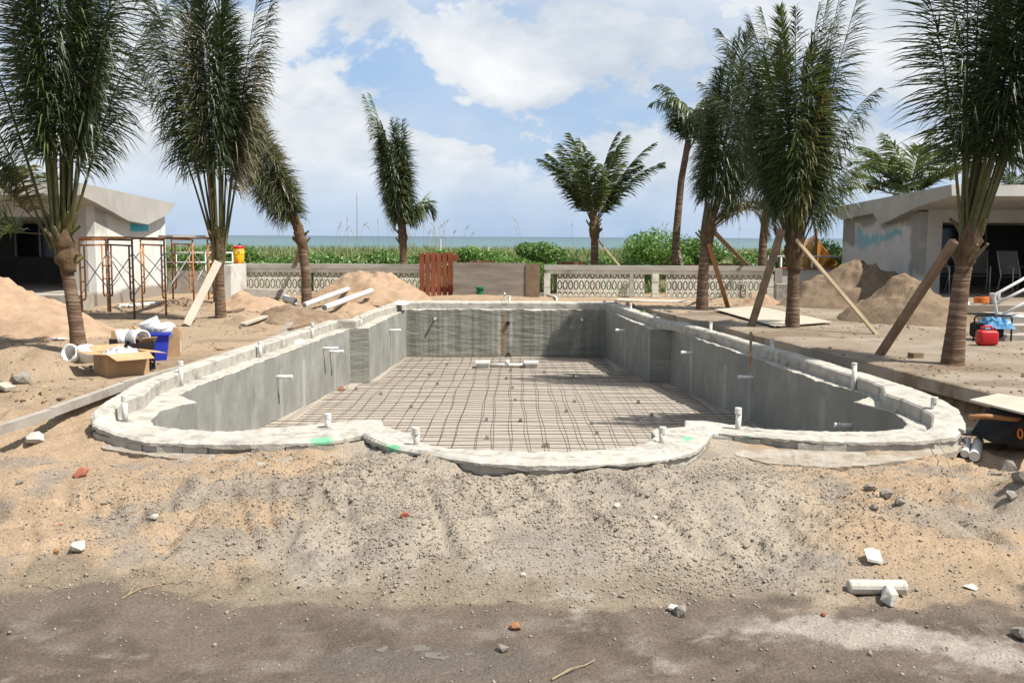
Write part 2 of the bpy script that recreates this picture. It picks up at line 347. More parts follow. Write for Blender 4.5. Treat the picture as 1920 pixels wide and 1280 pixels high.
# ------------------------------------------------------------------ pool outline (surveyed stations)
ZL = -0.10
ST = [ # lip, coping inner edge, coping outer edge, coping height
 ((762,580),(762,567),(748,563),.15), ((950,580),(950,567),(950,563.5),.15), ((1135,581),(1137,568.5),(1152,564.5),.15),
 ((1200,608),(1216,594),(1236,594),.15), ((1221,616.5),(1232,601),(1256,600),.15), ((1259,617.5),(1263,604.5),(1287,604),.15),
 ((1330,643),(1341,624.5),(1360,624.5),.15), ((1400,667),(1425,650),(1452,650),.15), ((1480,695),(1511,675),(1547,675),.15),
 ((1560,722),(1585,699),(1630,700),.15), ((1601,732.5),(1630,713),(1680,715),.15), ((1632,743),(1654,724),(1712,725),.15),
 ((1598,755),(1657,737),(1745,738),.15), ((1624,760),(1690,747),(1772,749),.15), ((1666,770),(1722,760),(1797,764),.14),
 ((1693,785),(1748,778),(1811,784),.11), ((1698,797),(1745,800),(1811,800),.05), ((1690,805),(1730,811),(1790,815),.01),
 ((1640,808.5),(1660,815),(1725,823),0), ((1576,809),(1580,816),(1612,825),0), ((1500,807.5),(1508,814),(1520,822),0),
 ((1440,804),(1450,810),(1459,818),0), ((1378,797),(1386,805),(1395,813),0), ((1326,790),(1335,800),(1347,808),0),
 ((1284,788),(1307,800),(1334,810),0), ((1284,800),(1306,811),(1328,821),0), ((1240,803),(1280,818),(1316,833),0),
 ((1222,806),(1262,825),(1301,843),0), ((1228,817),(1255,833),(1280,850),0), ((1215,830),(1230,843),(1245,857),0),
 ((1180,838),(1185,850),(1190,863),0), ((1100,845),(1100,856),(1100,868),0), ((1000,848),(1000,858),(1000,869),0),
 ((896,843),(893,852),(890,863),0), ((844,840),(840,847),(835,854),0), ((808,834),(800,840),(790,846),0),
 ((775,824),(763,831),(750,839),0), ((768,812),(745,822),(722,832),0), ((719,798),(708,810),(697,822),0),
 ((714,787),(696,800),(678,813),0), ((690,785),(677,799),(664,815),0), ((640,790),(633,806),(625,823),0),
 ((560,799),(560,813),(560,827),0), ((480,805),(475,817),(470,829),0), ((400,808),(383,818),(365,828),0),
 ((330,803),(307,815),(280,826),0), ((287,797),(250,805),(214,812),.01), ((283,788),(222,793),(171,794),.04),
 ((298,770),(212,769),(170,771),.11), ((340,760),(233,748),(194,752),.15), ((370,754),(272,736),(224,733),.15),
 ((333,740),(292,716),(252,718),.15), ((400,713),(365,688),(334,688),.15), ((483,680),(452,659),(424,659),.15),
 ((570,648),(543,630),(516,630),.15), ((655,616.5),(634,601),(612,601),.15), ((690,615.5),(667,601),(652,599),.15), ((725,598),(703,584),(684,584),.15)]
def floor_z(Y): return -0.95 - 0.0225 * (Y - 11)
lipW = []; ciW = []; coW = []; hW = []
for l, ci, co, h in ST:
    lipW.append(PZ(*l, ZL)); ciW.append(PZ(*ci, ZL + h)); coW.append(PZ(*co, ZL + h)); hW.append(h)
A_lip = np.array([p[:2] for p in lipW]); A_co = np.array([p[:2] for p in coW])
def poly_inside(poly, x, y):
    ins = np.zeros(x.shape, bool); n = len(poly); j = n - 1
    for i in range(n):
        xi, yi = poly[i]; xj, yj = poly[j]
        c = ((yi > y) != (yj > y)) & (x < (xj - xi) * (y - yi) / (yj - yi + 1e-12) + xi)
        ins ^= c; j = i
    return ins
def poly_dist(poly, x, y):
    d = np.full(x.shape, 1e9); n = len(poly)
    for i in range(n):
        ax, ay = poly[i]; bx, by = poly[(i + 1) % n]; dx, dy = bx - ax, by - ay
        t = np.clip(((x - ax) * dx + (y - ay) * dy) / (dx * dx + dy * dy + 1e-12), 0, 1)
        d = np.minimum(d, np.hypot(x - ax - t * dx, y - ay - t * dy))
    return d
# centre of the pool
PC = A_co.mean(0)

# ------------------------------------------------------------------ ground heights
ROAD_Z = -0.42
CURB_PX = [(-60, 812), (95, 764), (230, 716), (345, 684), (470, 645), (540, 622), (600, 607)]
CURB = [PZ(x, y, 0.05) for x, y in CURB_PX]
DECK_PX = [(1188, 573), (1262, 590), (1330, 606), (1420, 629), (1526, 655), (1612, 676), (1687, 695), (1762, 714), (1822, 729), (1990, 771)]
DECK = [PZ(x, y, 0.03) for x, y in DECK_PX]
def side_left(x, y):   # distance beyond the left kerb (positive = outside)
    yy = np.array([p.y for p in CURB]); xx = np.array([p.x for p in CURB])
    o = np.argsort(yy); return np.interp(y, yy[o], xx[o]) - x
def side_right(x, y):
    yy = np.array([p.y for p in DECK]); xx = np.array([p.x for p in DECK])
    o = np.argsort(yy); return x - np.interp(y, yy[o], xx[o])
MOUNDS = [  # x, y, h, rx, ry of low earth heaps that belong to the ground
 (PZ(414, 612, 0).x, PZ(414, 600, 0).y, .13, 1.1, 1.0), (PZ(75, 690, 0).x, PZ(75, 700, 0).y, .27, .95, .75), (PZ(180, 640, 0).x, 13.6, .10, 1.2, .8),
 (PZ(900, 560, 0).x, 25.6, .09, 2.2, .9), (PZ(1400, 570, 0).x, 23.2, .08, 1.6, .8), (PZ(1640, 585, 0).x, 19.6, .20, 1.6, 1.2), (PZ(1262, 600, 0).x + .3, 20.9, .12, .6, .5),
 (PZ(1330, 600, 0).x + .4, 18.9, .10, .7, .5),
 (PZ(1900, 905, -.3).x, 6.9, .16, .55, .5), (PZ(1650, 930, -.3).x, 6.75, .07, .35, .3), (PZ(560, 905, -.2).x, 6.9, .07, .9, .35), (PZ(1370, 905, -.2).x, 6.95, .05, .5, .3),
 (PZ(60, 640, 0).x - 1.5, 14.2, .15, 2.5, 1.5)]
def ground_z(x, y, fine=True):
    d = poly_dist(A_co, x, y); ins = poly_inside(A_co, x, y)
    # bank in front of the pool
    ctr = np.exp(-((x - 0.1) / 2.3) ** 2)
    top = -0.225 + 0.065 * ctr
    fr = ROAD_Z + (top - ROAD_Z) * sstep(5.15, 7.3, y + 0.25 * (fbm(x * .9, y * .9, 3) - .5))
    fr = fr + 0.22 * sstep(8.1, 9.6, y)
    deck = np.zeros_like(x)
    z = fr + (deck - fr) * sstep(9.3, 10.6, y)
    sl = side_left(x, y); sr = side_right(x, y)
    # trench between coping and kerb / deck
    tr = sstep(-.06, 0.0, -sl) * sstep(-.12, -.06, -sr) * (y > 8.2) * (y < 25.0)
    z = z - (0.13 + .14 * (x > 0)) * tr * sstep(8.6, 9.6, y)
    # pit at the near end of the right-hand deck
    z = z - 0.12 * sstep(0.05, -0.25, sr) * sstep(3.55, 4.1, x) * sstep(7.4, 8.2, y)
    # right deck top lies on a slab, the earth under it a little lower
    z = np.where((sr > 0.0) & (sr < .14) & (y > 7.5) & (y < 21) & (x < 9), np.minimum(z, -.24), z)
    z = np.where((sr >= 0.14) & (y < 24.5) & (y > 7.5) & (x < 9), np.minimum(z, -0.06), z)
    for mx, my, h, rx, ry in MOUNDS:
        r = np.hypot((x - mx) / rx, (y - my) / ry) + 0.25 * (fbm(x * 2.1 + mx, y * 2.1, 3) - .5)
        m = np.clip(1 - r, 0, 1); z = z + h * m * m * (3 - 2 * m) * 1.15
    # dune and beach
    z = z + 0.72 * sstep(29, 40, y) * sstep(62, 48, y) - 3.6 * sstep(52, 78, y)
    if fine:
        near = sstep(11.5, 9.5, y)
        road = sstep(5.6, 4.9, y)
        z = z + (fbm(x * 1.3, y * 1.3, 4) - .5) * (0.05 + 0.05 * near * (1 - road))
        rough_ = sstep(.42, .62, fbm(x * 1.1 + 9, y * 1.4 + 3, 3))
        z = z + near * (1 - .85 * road) * ((fbm(x * 2.6 + 11, y * 3.0, 3, .6) - .5) * .075 * sstep(5.4, 6.0, y) + (fbm(x * 6, y * 7, 5, .65) - .5) * .10 * (.3 + rough_) + (np.abs(fbm(x * 13 + 4, y * 13, 3, .65) - .5)) * -.075 * rough_)
        gul = np.abs(fbm(x * 2.6 + y * .9, y * .7 + 3, 3) - .5); z = z - near * (1 - road) * .05 * sstep(.07, 0, gul) * sstep(5.6, 6.2, y) * sstep(7.4, 6.9, y)
        z = z + near * road * ((fbm(x * 9, y * 9, 4, .65) - .5) * .022 - .012 * sstep(.60, .72, fbm(x * 22, y * 26, 3)))
        z = z + (1 - near) * (fbm(x * 4, y * 4, 4, .55) - .5) * .03
    deep = np.where(ins, sstep(0.04, 0.12, d), 0)
    z = z * (1 - deep) + deep * (-1.7)
    return z
def gz(x, y): return float(ground_z(np.array([float(x)]), np.array([float(y)]))[0])
def on_ground(px, py):   # where the sight line meets the ground
    z = 0.0
    for _ in range(12):
        p = PZ(px, py, z); z = 0.5 * z + 0.5 * gz(p.x, p.y)
    p = PZ(px, py, z); return Vector((p.x, p.y, gz(p.x, p.y)))

def build_ground():
    xs = np.concatenate([-6.6 - np.geomspace(.06, 240, 70)[::-1], np.arange(-6.6, 6.6, .036), 6.6 + np.geomspace(.06, 240, 70)])
    ys = np.concatenate([np.linspace(-12, 3.0, 14), np.arange(3.05, 9.6, .030), np.arange(9.6, 27.5, .075), np.arange(27.6, 130, .7)])
    X, Y = np.meshgrid(xs, ys, indexing='xy')
    Z = ground_z(X.ravel(), Y.ravel()).reshape(X.shape)
    nx, ny = len(xs), len(ys)
    v = np.stack([X, Y, Z], -1).reshape(-1, 3)
    i = np.arange(ny - 1)[:, None] * nx + np.arange(nx - 1)[None, :]; i = i.ravel()
    f = np.stack([i, i + 1, i + 1 + nx, i + nx], 1)
    # earth colours by place: what the soil itself is made of there
    x = v[:, 0]; y = v[:, 1]
    n1 = fbm(x * .8, y * .9, 5); n2 = fbm(x * 2.6 + 3, y * 2.6, 5); n3 = fbm(x * 6 + 1, y * 6, 4)
    sand = np.array((.43, .315, .21)); gravel = np.array((.40, .345, .275)); dirt = np.array((.275, .20, .135)); road = np.array((.178, .142, .112))
    pale = np.array((.43, .385, .33)); deck = np.array((.375, .285, .195)); beach = np.array((.5, .42, .31)); ggrey = np.array((.30, .265, .225)); olive = np.array((.245, .20, .145))
    c = np.tile(sand, (len(x), 1))
    def mixc(c, t, w): w = np.clip(w, 0, 1)[:, None]; return c * (1 - w) + np.asarray(t) * w
    gmask = sstep(.42, .60, np.exp(-((x - 0.25) / 2.0) ** 4) * .55 + n1 * .35 + .05) * sstep(5.0, 5.5, y)
    c = mixc(c, gravel, gmask)
    c = mixc(c, ggrey, sstep(.55, .66, n2) * .7 * sstep(5.3, 5.9, y) * sstep(9, 8, y))
    # damp foot of the bank, then the trodden road
    c = mixc(c, olive, sstep(5.95, 5.6, y + (n2 - .5) * .9) * (.35 + .5 * sstep(1.9, .6, x + (n2 - .5) * 1.5)))
    c = mixc(c, road, sstep(5.48, 5.32, y + (n2 - .5) * .7 + (n3 - .5) * .35))
    c = mixc(c, (.125, .097, .075), sstep(.48, .60, n2) * sstep(5.3, 5.0, y) * .75); c = mixc(c, (.24, .205, .17), sstep(.60, .70, n3) * sstep(5.3, 5.0, y) * .5)
    pp = .8 * np.exp(-(((x - 1.75) / .75) ** 2 + ((y - 4.85 + .18 * (x - 1.75)) / .22) ** 2)) + .5 * np.exp(-(((x - 2.5) / .6) ** 2 + ((y - 4.6) / .22) ** 2)) + .55 * np.exp(-(((x - .72) / .12) ** 2 + ((y - 4.5) / .07) ** 2))
    c = mixc(c, pale, .85 * sstep(.30, .85, pp + (n2 - .5) * 1.3 + (fbm(x * 14, y * 14, 4, .6) - .5) * 1.0))
    c = mixc(c, (.165, .14, .115), .9 * sstep(.35, .8, np.exp(-(((x + .35) / .8) ** 2 + ((y - 4.5) / .28) ** 2)) + (n2 - .5) * .6))
    # deck level
    dk = sstep(8.6, 10.2, y)
    c = mixc(c, mixc(np.tile(deck, (len(x), 1)), dirt, sstep(.46, .62, n1 * .5 + n2 * .5)), dk)
    c = mixc(c, sand, dk * sstep(.52, .64, n1) * .8)
    c = mixc(c, (.40, .29, .19), sstep(23.3, 24.3, y) * .8)
    c = mixc(c, (.135, .095, .065), .45 * dk * sstep(.62, .72, n3) * sstep(.5, .6, n2))
    c = mixc(c, (.17, .17, .085), sstep(27, 29, y) * .8)
    c = mixc(c, beach, sstep(56, 64, y))
    c = np.clip(c * (0.60 + .20 * n3 + .06 * sstep(9.5, 10.5, y))[:, None], 0, 1)
    me = meshnp('ground', v, f, M_ground, (0, 0, 0), smooth=True, colors=c)
    struct(place('ground', me, (0, 0, 0)))
build_ground()

# sea
def build_sea():
    m = bpy.data.materials.new('sea_water'); m.use_nodes = True; nt = m.node_tree; N = nt.nodes; L = nt.links; b = N['Principled BSDF']
    g = N.new('ShaderNodeNewGeometry'); sp = N.new('ShaderNodeSeparateXYZ'); L.new(g.outputs['Position'], sp.inputs[0])
    r = N.new('ShaderNodeValToRGB'); lg = N.new('ShaderNodeMath'); lg.operation = 'LOGARITHM'; lg.inputs[1].default_value = 10; L.new(sp.outputs['Y'], lg.inputs[0])
    mr = N.new('ShaderNodeMapRange'); mr.inputs['From Min'].default_value = 1.9; mr.inputs['From Max'].default_value = 4.0; L.new(lg.outputs[0], mr.inputs['Value'])
    nz = N.new('ShaderNodeTexNoise'); nz.inputs['Scale'].default_value = .006; nz.inputs['Detail'].default_value = 4
    mp = N.new('ShaderNodeMapping'); mp.inputs['Scale'].default_value = (.25, 1, 1); L.new(g.outputs['Position'], mp.inputs[0]); L.new(mp.outputs[0], nz.inputs['Vector'])
    ad = N.new('ShaderNodeMath'); ad.operation = 'MULTIPLY_ADD'; L.new(nz.outputs['Fac'], ad.inputs[0]); ad.inputs[1].default_value = .22; L.new(mr.outputs[0], ad.inputs[2])
    L.new(ad.outputs[0], r.inputs[0])
    e = r.color_ramp.elements; e[0].position = .1; e[0].color = (.085, .16, .155, 1); e[1].position = .95; e[1].color = (.035, .072, .09, 1)
    k = e.new(.5); k.color = (.055, .118, .125, 1)
    L.new(r.outputs[0], b.inputs['Base Color']); b.inputs['Roughness'].default_value = .35; b.inputs['Specular IOR Level'].default_value = .3
    n2 = N.new('ShaderNodeTexNoise'); n2.inputs['Scale'].default_value = .35; n2.inputs['Detail'].default_value = 5; m2 = N.new('ShaderNodeMapping'); m2.inputs['Scale'].default_value = (.3, 1, 1)
    L.new(g.outputs['Position'], m2.inputs[0]); L.new(m2.outputs[0], n2.inputs['Vector'])
    bp = N.new('ShaderNodeBump'); bp.inputs['Strength'].default_value = .5; bp.inputs['Distance'].default_value = .8; L.new(n2.outputs['Fac'], bp.inputs['Height']); L.new(bp.outputs[0], b.inputs['Normal'])
    ys = np.geomspace(66, 30000, 60); xs = np.linspace(-1, 1, 9)
    v = []; f = []
    for j, y in enumerate(ys):
        for x in xs: v.append((x * max(300, y * 1.6), y, -2.6))
    for j in range(len(ys) - 1):
        for i in range(8): a = j * 9 + i; f.append((a, a + 1, a + 10, a + 9))
    struct(place('sea', meshnp('sea', v, f, m, (0, 0, 0)), (0, 0, 0)))
build_sea()

# ------------------------------------------------------------------ pool shell
def resample():
    out = []; n = len(ST)
    for i in range(n):
        j = (i + 1) % n
        seg = max((lipW[j] - lipW[i]).length, (coW[j] - coW[i]).length); k = max(2, int(seg / .05))
        for t in range(k):
            u = t / k; out.append((i, u, lipW[i].lerp(lipW[j], u), ciW[i].lerp(ciW[j], u), coW[i].lerp(coW[j], u), hW[i] + (hW[j] - hW[i]) * u))
    return out
SEC = resample()
pool = thing('swimming_pool', 'unfinished grey concrete swimming pool shell with a lobed near end and rebar floor', 'swimming pool', (PC[0], PC[1], -1.2))
def strip(name, rows, material, closed=True, smooth=False):
    m = MB(); k = len(rows[0])
    for r in rows: m.v += [tuple(p) for p in r]
    n = len(rows)
    for i in range(n if closed else n - 1):
        j = (i + 1) % n
        for c in range(k - 1): m.f.append((i * k + c, i * k + c + 1, j * k + c + 1, j * k + c))
    return obj(name, m, material, pool, smooth)
def jit(a): return (random.random() - .5) * 2 * a
def build_pool():
    ns = len(SEC); lipz = []; ragged = 0.0
    lips = []
    for q, (i, u, l, ci, co, h) in enumerate(SEC):
        n = Vector((co.x - l.x, co.y - l.y, 0)).normalized()
        ragged = .8 * ragged + jit(.009)
        far = i in (0, 1)
        p = l + n * (ragged + (.02 * (fbm(np.array([q * .21]), np.array([1.7]), 3)[0] - .5)))
        lips.append((p, l.z + jit(.004) + (ragged * .5 if not far else ragged * 1.2)))
    def wall_rows(sel):
        rows = []
        for q in sel:
            p, z = lips[q % ns]; fz = floor_z(p.y) - .06
            rows.append([(p.x + jit(.002), p.y + jit(.002), fz + (z - fz) * k / 10) for k in range(11)])
        return rows
    idx_of = lambda s: next(q for q, e in enumerate(SEC) if e[0] == s)
    # the far wall keeps its rough sprayed face, the others are floated smooth
    far_end = idx_of(2)
    strip('far_wall', wall_rows(range(0, far_end + 1)), M_wallfar, False)['label'] = 'rough banded grey far wall of the pool'
    cuts = [2, 4, 5, 12, 24, 40, 51, 55, 56, len(ST)]
    for a, b in zip(cuts[:-1], cuts[1:]):
        qa = idx_of(a); qb = idx_of(b) if b < len(ST) else ns
        strip('pier_face' if a in (4, 55) else 'inner_wall', wall_rows(range(qa, qb + 1)), M_wallfar if a in (4, 55) else M_wall, False)
    # ledge
    rows = []
    for q, (i, u, l, ci, co, h) in enumerate(SEC):
        p, z = lips[q]; a = Vector((p.x, p.y, z)); b = Vector((ci.x, ci.y, ZL + jit(.003)))
        rows.append([a, a.lerp(b, .12) + Vector((0, 0, .006)), a.lerp(b, .5) + Vector((0, 0, jit(.006))), b])
    strip('ledge', rows, M_rim)
    # coping and outer face
    rows = []
    rg = 0
    for q, (i, u, l, ci, co, h) in enumerate(SEC):
        rg = .86 * rg + jit(.005)
        n = Vector((co.x - ci.x, co.y - ci.y, 0))
        w = n.length; n = n / max(w, 1e-6)
        top = ZL + h; cap = (.022 + .045 * fbm(np.array([q * .09]), np.array([4.2]), 3)[0]) if h < .1 else .10
        A = Vector((ci.x, ci.y, ZL)); B = Vector((ci.x, ci.y, top)); D = Vector((co.x, co.y, top))
        b = min(.02, .35 * h + .002)
        ro = jit(.006)
        rows.append([A, B + Vector((0, 0, -b)), B + n * b + Vector((0, 0, rg * .4)), B.lerp(D, .5) + Vector((0, 0, rg * .5 + jit(.003))),
                     D - n * (.03 + abs(jit(.008))) + Vector((0, 0, rg * .6)), D + n * (rg + ro) + Vector((0, 0, -.016 - abs(jit(.008)))), D + n * (rg + ro) + Vector((0, 0, -cap + jit(.008))),
                     D - n * .035 + Vector((0, 0, -cap - .004)), D - n * .035 + Vector((0, 0, -.55))])
    strip('coping', rows, M_rim)
    # exposed course of rough blocks under the front cap
    i0, i1 = idx_of(17), idx_of(49); q = i0
    while q < i1:
        ln = random.choice((3, 4, 5, 6, 7)); e = min(q + ln, i1); qa, qb = SEC[q], SEC[e]
        a, b = qa[4], qb[4]
        if (b - a).length > .09 and not (24 <= qa[0] <= 38):
            d = (b - a).normalized(); n = Vector((a.x - qa[2].x, a.y - qa[2].y, 0)).normalized()
            a = a + d * .003; b = b - d * .003; pr = random.uniform(-.028, .012); zb = -.145 + jit(.008); zt = ZL - .045
            m = MB(); t = .05
            P = [a + n * (pr - t), b + n * (pr - t), b + n * (pr + jit(.008)), a + n * (pr + jit(.008))]
            m.hexa([(p.x, p.y, zb - .10) for p in P[::-1]] + [(p.x + jit(.004), p.y + jit(.004), zt + jit(.004)) for p in P[::-1]])
            obj('block', m, random.choice((M_block, M_rim, M_rim)), pool)
        q = e
    # floor
    xs = np.linspace(-6, 6, 90); ys = np.linspace(7.0, 24.2, 130)
    X, Y = np.meshgrid(xs, ys); Z = floor_z(Y) + (fbm(X * 1.5, Y * 1.5, 4) - .5) * .03
    nx = len(xs); ii = (np.arange(len(ys) - 1)[:, None] * nx + np.arange(nx - 1)[None, :]).ravel()
    V = np.stack([X, Y, Z], -1).reshape(-1, 3); cx = (X + 0).ravel(); 
    Fq = np.stack([ii, ii + 1, ii + 1 + nx, ii + nx], 1)
    mid = V[Fq].mean(1); keep = poly_inside(A_co, mid[:, 0], mid[:, 1]) & (poly_dist(A_co, mid[:, 0], mid[:, 1]) > .14)
    place('floor', meshnp('floor', V, Fq[keep], M_floor, (0, 16, -1.2), True), (0, 16, -1.2), pool)
build_pool()

# rust stain, paler run-off streaks on the walls
def stain(m, p0, p1, w, color, st):
    mask_box(m, 'XZ', ((min(p0.x, p1.x) - w, max(p0.x, p1.x) + w), (p1.z, p0.z)), color, soft=w * .95, nscale=4, namp=.05, strength=st)
YF = lipW[1].y
stain(M_wallfar, PY(944, 582, YF), PY(943, 668, YF), .09, (.25, .15, .06), .75)
stain(M_wallfar, PY(936, 582, YF), PY(934, 668, YF), .05, (.40, .39, .35), .5)
stain(M_wallfar, PY(958, 585, YF), PY(958, 650, YF), .08, (.38, .375, .345), .45)
stain(M_wallfar, PY(836, 590, YF), PY(836, 662, YF), .10, (.31, .31, .285), .5)
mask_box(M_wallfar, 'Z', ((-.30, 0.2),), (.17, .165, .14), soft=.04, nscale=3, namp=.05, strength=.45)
for yy in (11.6, 14.1, 15.2, 17.0, 20.8):
    mask_box(M_wall, 'YZ', ((yy - .10, yy + .10), (-1.3, -.16 - .2 * random.random())), (.40, .40, .385), soft=.07, nscale=2, namp=.05, strength=random.uniform(.2, .45))
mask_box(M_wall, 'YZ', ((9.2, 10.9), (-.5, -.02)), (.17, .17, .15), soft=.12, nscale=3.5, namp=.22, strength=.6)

# pipes of the pool
def riser(px, pyb, pyt, zb):
    b = PZ(px, pyb, zb); t = PY(px, pyt, b.y); h = t.z - b.z; r = .026
    m = MB(); m.tube([b - Vector((0, 0, .05)), b + Vector((jit(.01), jit(.01), h - .03))], r, 10)
    p = obj('riser_pipe', m, M_pvcd, pool, True)
    m = MB(); m.lathe([(r * 1.02, h - .055), (r * 1.2, h - .055), (r * 1.2, h - .004), (r * 1.1, h)], 12, b)
    obj('pipe_cap', m, M_pvcd, p)
for px, a, b_, z in [(235, 789, 741, ZL), (340, 723, 677, ZL), (488, 670, 640, ZL), (586, 634, 605, ZL), (677, 611, 592, ZL), (717, 591, 575, ZL), (955, 578, 554, ZL), (1133, 579, 562, ZL),
                     (1182, 592, 568, ZL), (1227, 612, 588, ZL), (1332, 636, 604, ZL), (1447, 673, 635, ZL), (1600, 730, 680, ZL), (1750, 792, 744, ZL),
                     (1383, 812, 764, -.14), (1242, 829, 800, ZL), (780, 833, 801, ZL), (615, 802, 775, ZL)]:
    riser(px, a, b_, z)
def wall_stub(a, d, L, r=.024):
    m = MB(); a = Vector(a); d = Vector(d); m.tube([a - d * .1, a + d * L], r, 10)
    p = obj('return_pipe', m, M_pvc, pool, True)
    m = MB(); m.tube([a + d * (L - .05), a + d * (L + .012)], r * 1.25, 10); obj('pipe_cap', m, M_pvc, p)
def wall_at(px, py, side):    # point on the left or right inner wall seen at this pixel
    best = None
    for q in range(len(SEC)):
        l = SEC[q][2]; l2 = SEC[(q + 1) % len(SEC)][2]
        if side * l.x < 0.5 or SEC[q][0] in (0, 1): continue
        d = ray(px, py); e = Vector((l2.x - l.x, l2.y - l.y)); den = d.x * e.y - d.y * e.x
        if abs(den) < 1e-9: continue
        t = (l.x * e.y - l.y * e.x) / den; s = (l.x * d.y - l.y * d.x) / den
        if 0 <= s <= 1 and t > 0:
            p = C_ + d * t
            if best is None or p.y > best.y: best = p
    return best
for px, py in ((608, 653), (619, 659), (518, 706), (731, 619)):
    p = wall_at(px, py, -1)
    if p: wall_stub(p, (1, 0, 0), .22)
for px, py in ((1173, 619), (1300, 661), (1412, 707), (1600, 797)):
    p = wall_at(px, py, 1)
    if p: wall_stub(p, (-1, 0, 0), .20)
for px, py in ((817, 596), (1090, 598)):
    wall_stub(PY(px, py, YF), (0, -1, 0), .25)
# main drains with the pipe between them
for px in (905, 996):
    p = PZ(px, 690, floor_z(21.4)); m = MB(); m.box(p.x - .125, p.x + .125, p.y - .15, p.y + .15, p.z - .02, p.z + .11)
    o = obj('drain_box', m, M_pvcd, pool); m = MB(); m.box(p.x - .15, p.x + .15, p.y - .18, p.y + .18, p.z + .112, p.z + .145); obj('drain_lid', m, M_pvc, o)
a = PZ(918, 690, floor_z(21.4)); b = PZ(984, 690, floor_z(21.4)); m = MB(); m.tube([a + Vector((0, 0, .06)), b + Vector((0, 0, .06))], .045, 12); obj('drain_pipe', m, M_pvcd, pool, True)
m = MB(); c = (a + b) / 2 + Vector((0, 0, .06)); m.tube([c, c + Vector((0, .0, .12))], .05, 10); obj('drain_tee', m, M_pvc, pool, True)
for px, py, r in ((952, 606, .04), (953, 667, .06)):   # dark pipe mouths in the far wall
    p = PY(px, py, YF - .012); m = MB(); m.lathe([(r, 0), (r * 1.15, 0), (r * 1.15, .05), (r, .05)], 14, p, Matrix.Rotation(math.pi / 2, 3, 'X'), False, True); obj('pipe_mouth', m, M_black, pool)
# green survey paint on the rim
for px, py, w in ((603, 826, .10), (735, 836, .07), (1290, 822, .07), (1388, 818, .10), (1555, 812, .02), (716, 830, .04)):
    p = PZ(px, py, ZL); mask_box(M_rim, 'XYZ', ((p.x - w, p.x + w), (p.y - w * 1.4, p.y + w * 1.4), (-.4, .2)), (.09, .42, .20), soft=.05, nscale=13, namp=.13, strength=.8)

# rebar mat on the pool floor
def build_rebar():
    mat_ = thing('rebar_mat', 'rusty steel reinforcing grid laid over the pool floor', 'rebar', (0, 16, -1.15))
    lip = A_lip
    def inside(x, y): return poly_inside(lip, np.array([x]), np.array([y]))[0] and poly_dist(lip, np.array([x]), np.array([y]))[0] > .09
    def run(pts):
        seg = []; 
        for p in pts:
            if inside(p[0], p[1]): seg.append(p)
            else:
                if len(seg) > 2: emit(seg)
                seg = []
        if len(seg) > 2: emit(seg)
    def emit(seg):
        m = MB(); m.tube(seg, .0044, 4, False); obj('bar', m, M_rebar, mat_)
    S = .225
    for k in range(-16, 17):
        ph = random.random() * 6; am = random.uniform(.005, .022); x0 = k * S + jit(.03); pts = []
        for y in np.arange(8.0, 23.3, .3):
            pts.append((x0 + am * math.sin(y * .8 + ph) + .010 * math.sin(y * 2.1 + ph * 2), y, floor_z(y) + .055 + .012 * math.sin(y * 1.7 + ph)))
        run(pts)
    y = 8.1
    while y < 23.2:
        ph = random.random() * 6; pts = []
        for x in np.arange(-4.2, 4.2, .3):
            pts.append((x, y + .010 * math.sin(x * 1.3 + ph) + jit(.004), floor_z(y) + .068 + .008 * math.sin(x * 2 + ph)))
        run(pts); y += S * random.uniform(.94, 1.06)
build_rebar()
for px, py in ((668, 732), (820, 722), (805, 703), (949, 711), (957, 695), (961, 730), (966, 754), (1077, 756), (1062, 775), (1110, 797), (912, 791), (913, 824), (1119, 815), (1024, 837), (714, 742), (1197, 757), (1222, 782), (838, 683), (1075, 707), (976, 792), (771, 766), (1020, 699)):
    z = floor_z(20 - (py - 690) / 18); p = PZ(px, py, z); p.z = floor_z(p.y)
    m = MB(); s = .028 if px != 1024 else .05; m.hexa([(p.x - s, p.y - s, p.z - .008), (p.x + s, p.y - s, p.z - .008), (p.x + s, p.y + s, p.z - .008), (p.x - s, p.y + s, p.z - .008), (p.x - s * .7, p.y - s * .7, p.z + .05), (p.x + s * .7, p.y - s * .7, p.z + .05), (p.x + s * .7, p.y + s * .7, p.z + .05), (p.x - s * .7, p.y + s * .7, p.z + .05)])
    tag(obj('rebar_spacer', m, M_stoneg), 'small grey concrete spacer block holding up the rebar grid', 'spacer', 'spacers under the rebar grid')

# broken footing skirt in front of the rim
def footing(pxs, label, inner_px):
    t = []; 
    for i, (x, y) in enumerate(pxs): t.append(PZ(x, y, -.205))
    inn = [PZ(x, y, -.20) for x, y in inner_px]
    m = MB(); n = len(t); th = .045
    for i in range(n - 1):
        for k in range(6):
            pass
    pts_o = []; pts_i = []
    for i in range(n - 1):
        for k in range(7):
            u = k / 7; pts_o.append(t[i].lerp(t[i + 1], u) + Vector((jit(.01), jit(.018), jit(.004)))); pts_i.append(inn[i].lerp(inn[i + 1], u))
    pts_o.append(t[-1]); pts_i.append(inn[-1])
    rows = [[(a.x, a.y, a.z - .002), (a.x * .5 + b.x * .5, a.y * .5 + b.y * .5, -.20 + jit(.006)), (b.x, b.y, -.207), (b.x + jit(.004), b.y + .006, -.207 - th + jit(.006)), (b.x, b.y + .08, -.30)] for a, b in zip(pts_i, pts_o)]
    k = 5
    for r in rows: m.v += r
    for i in range(len(rows) - 1):
        for c in range(k - 1): m.f.append((i * k + c, (i + 1) * k + c, (i + 1) * k + c + 1, i * k + c + 1))
    tag(obj('footing_slab', m, M_skirt), label, 'footing slab')
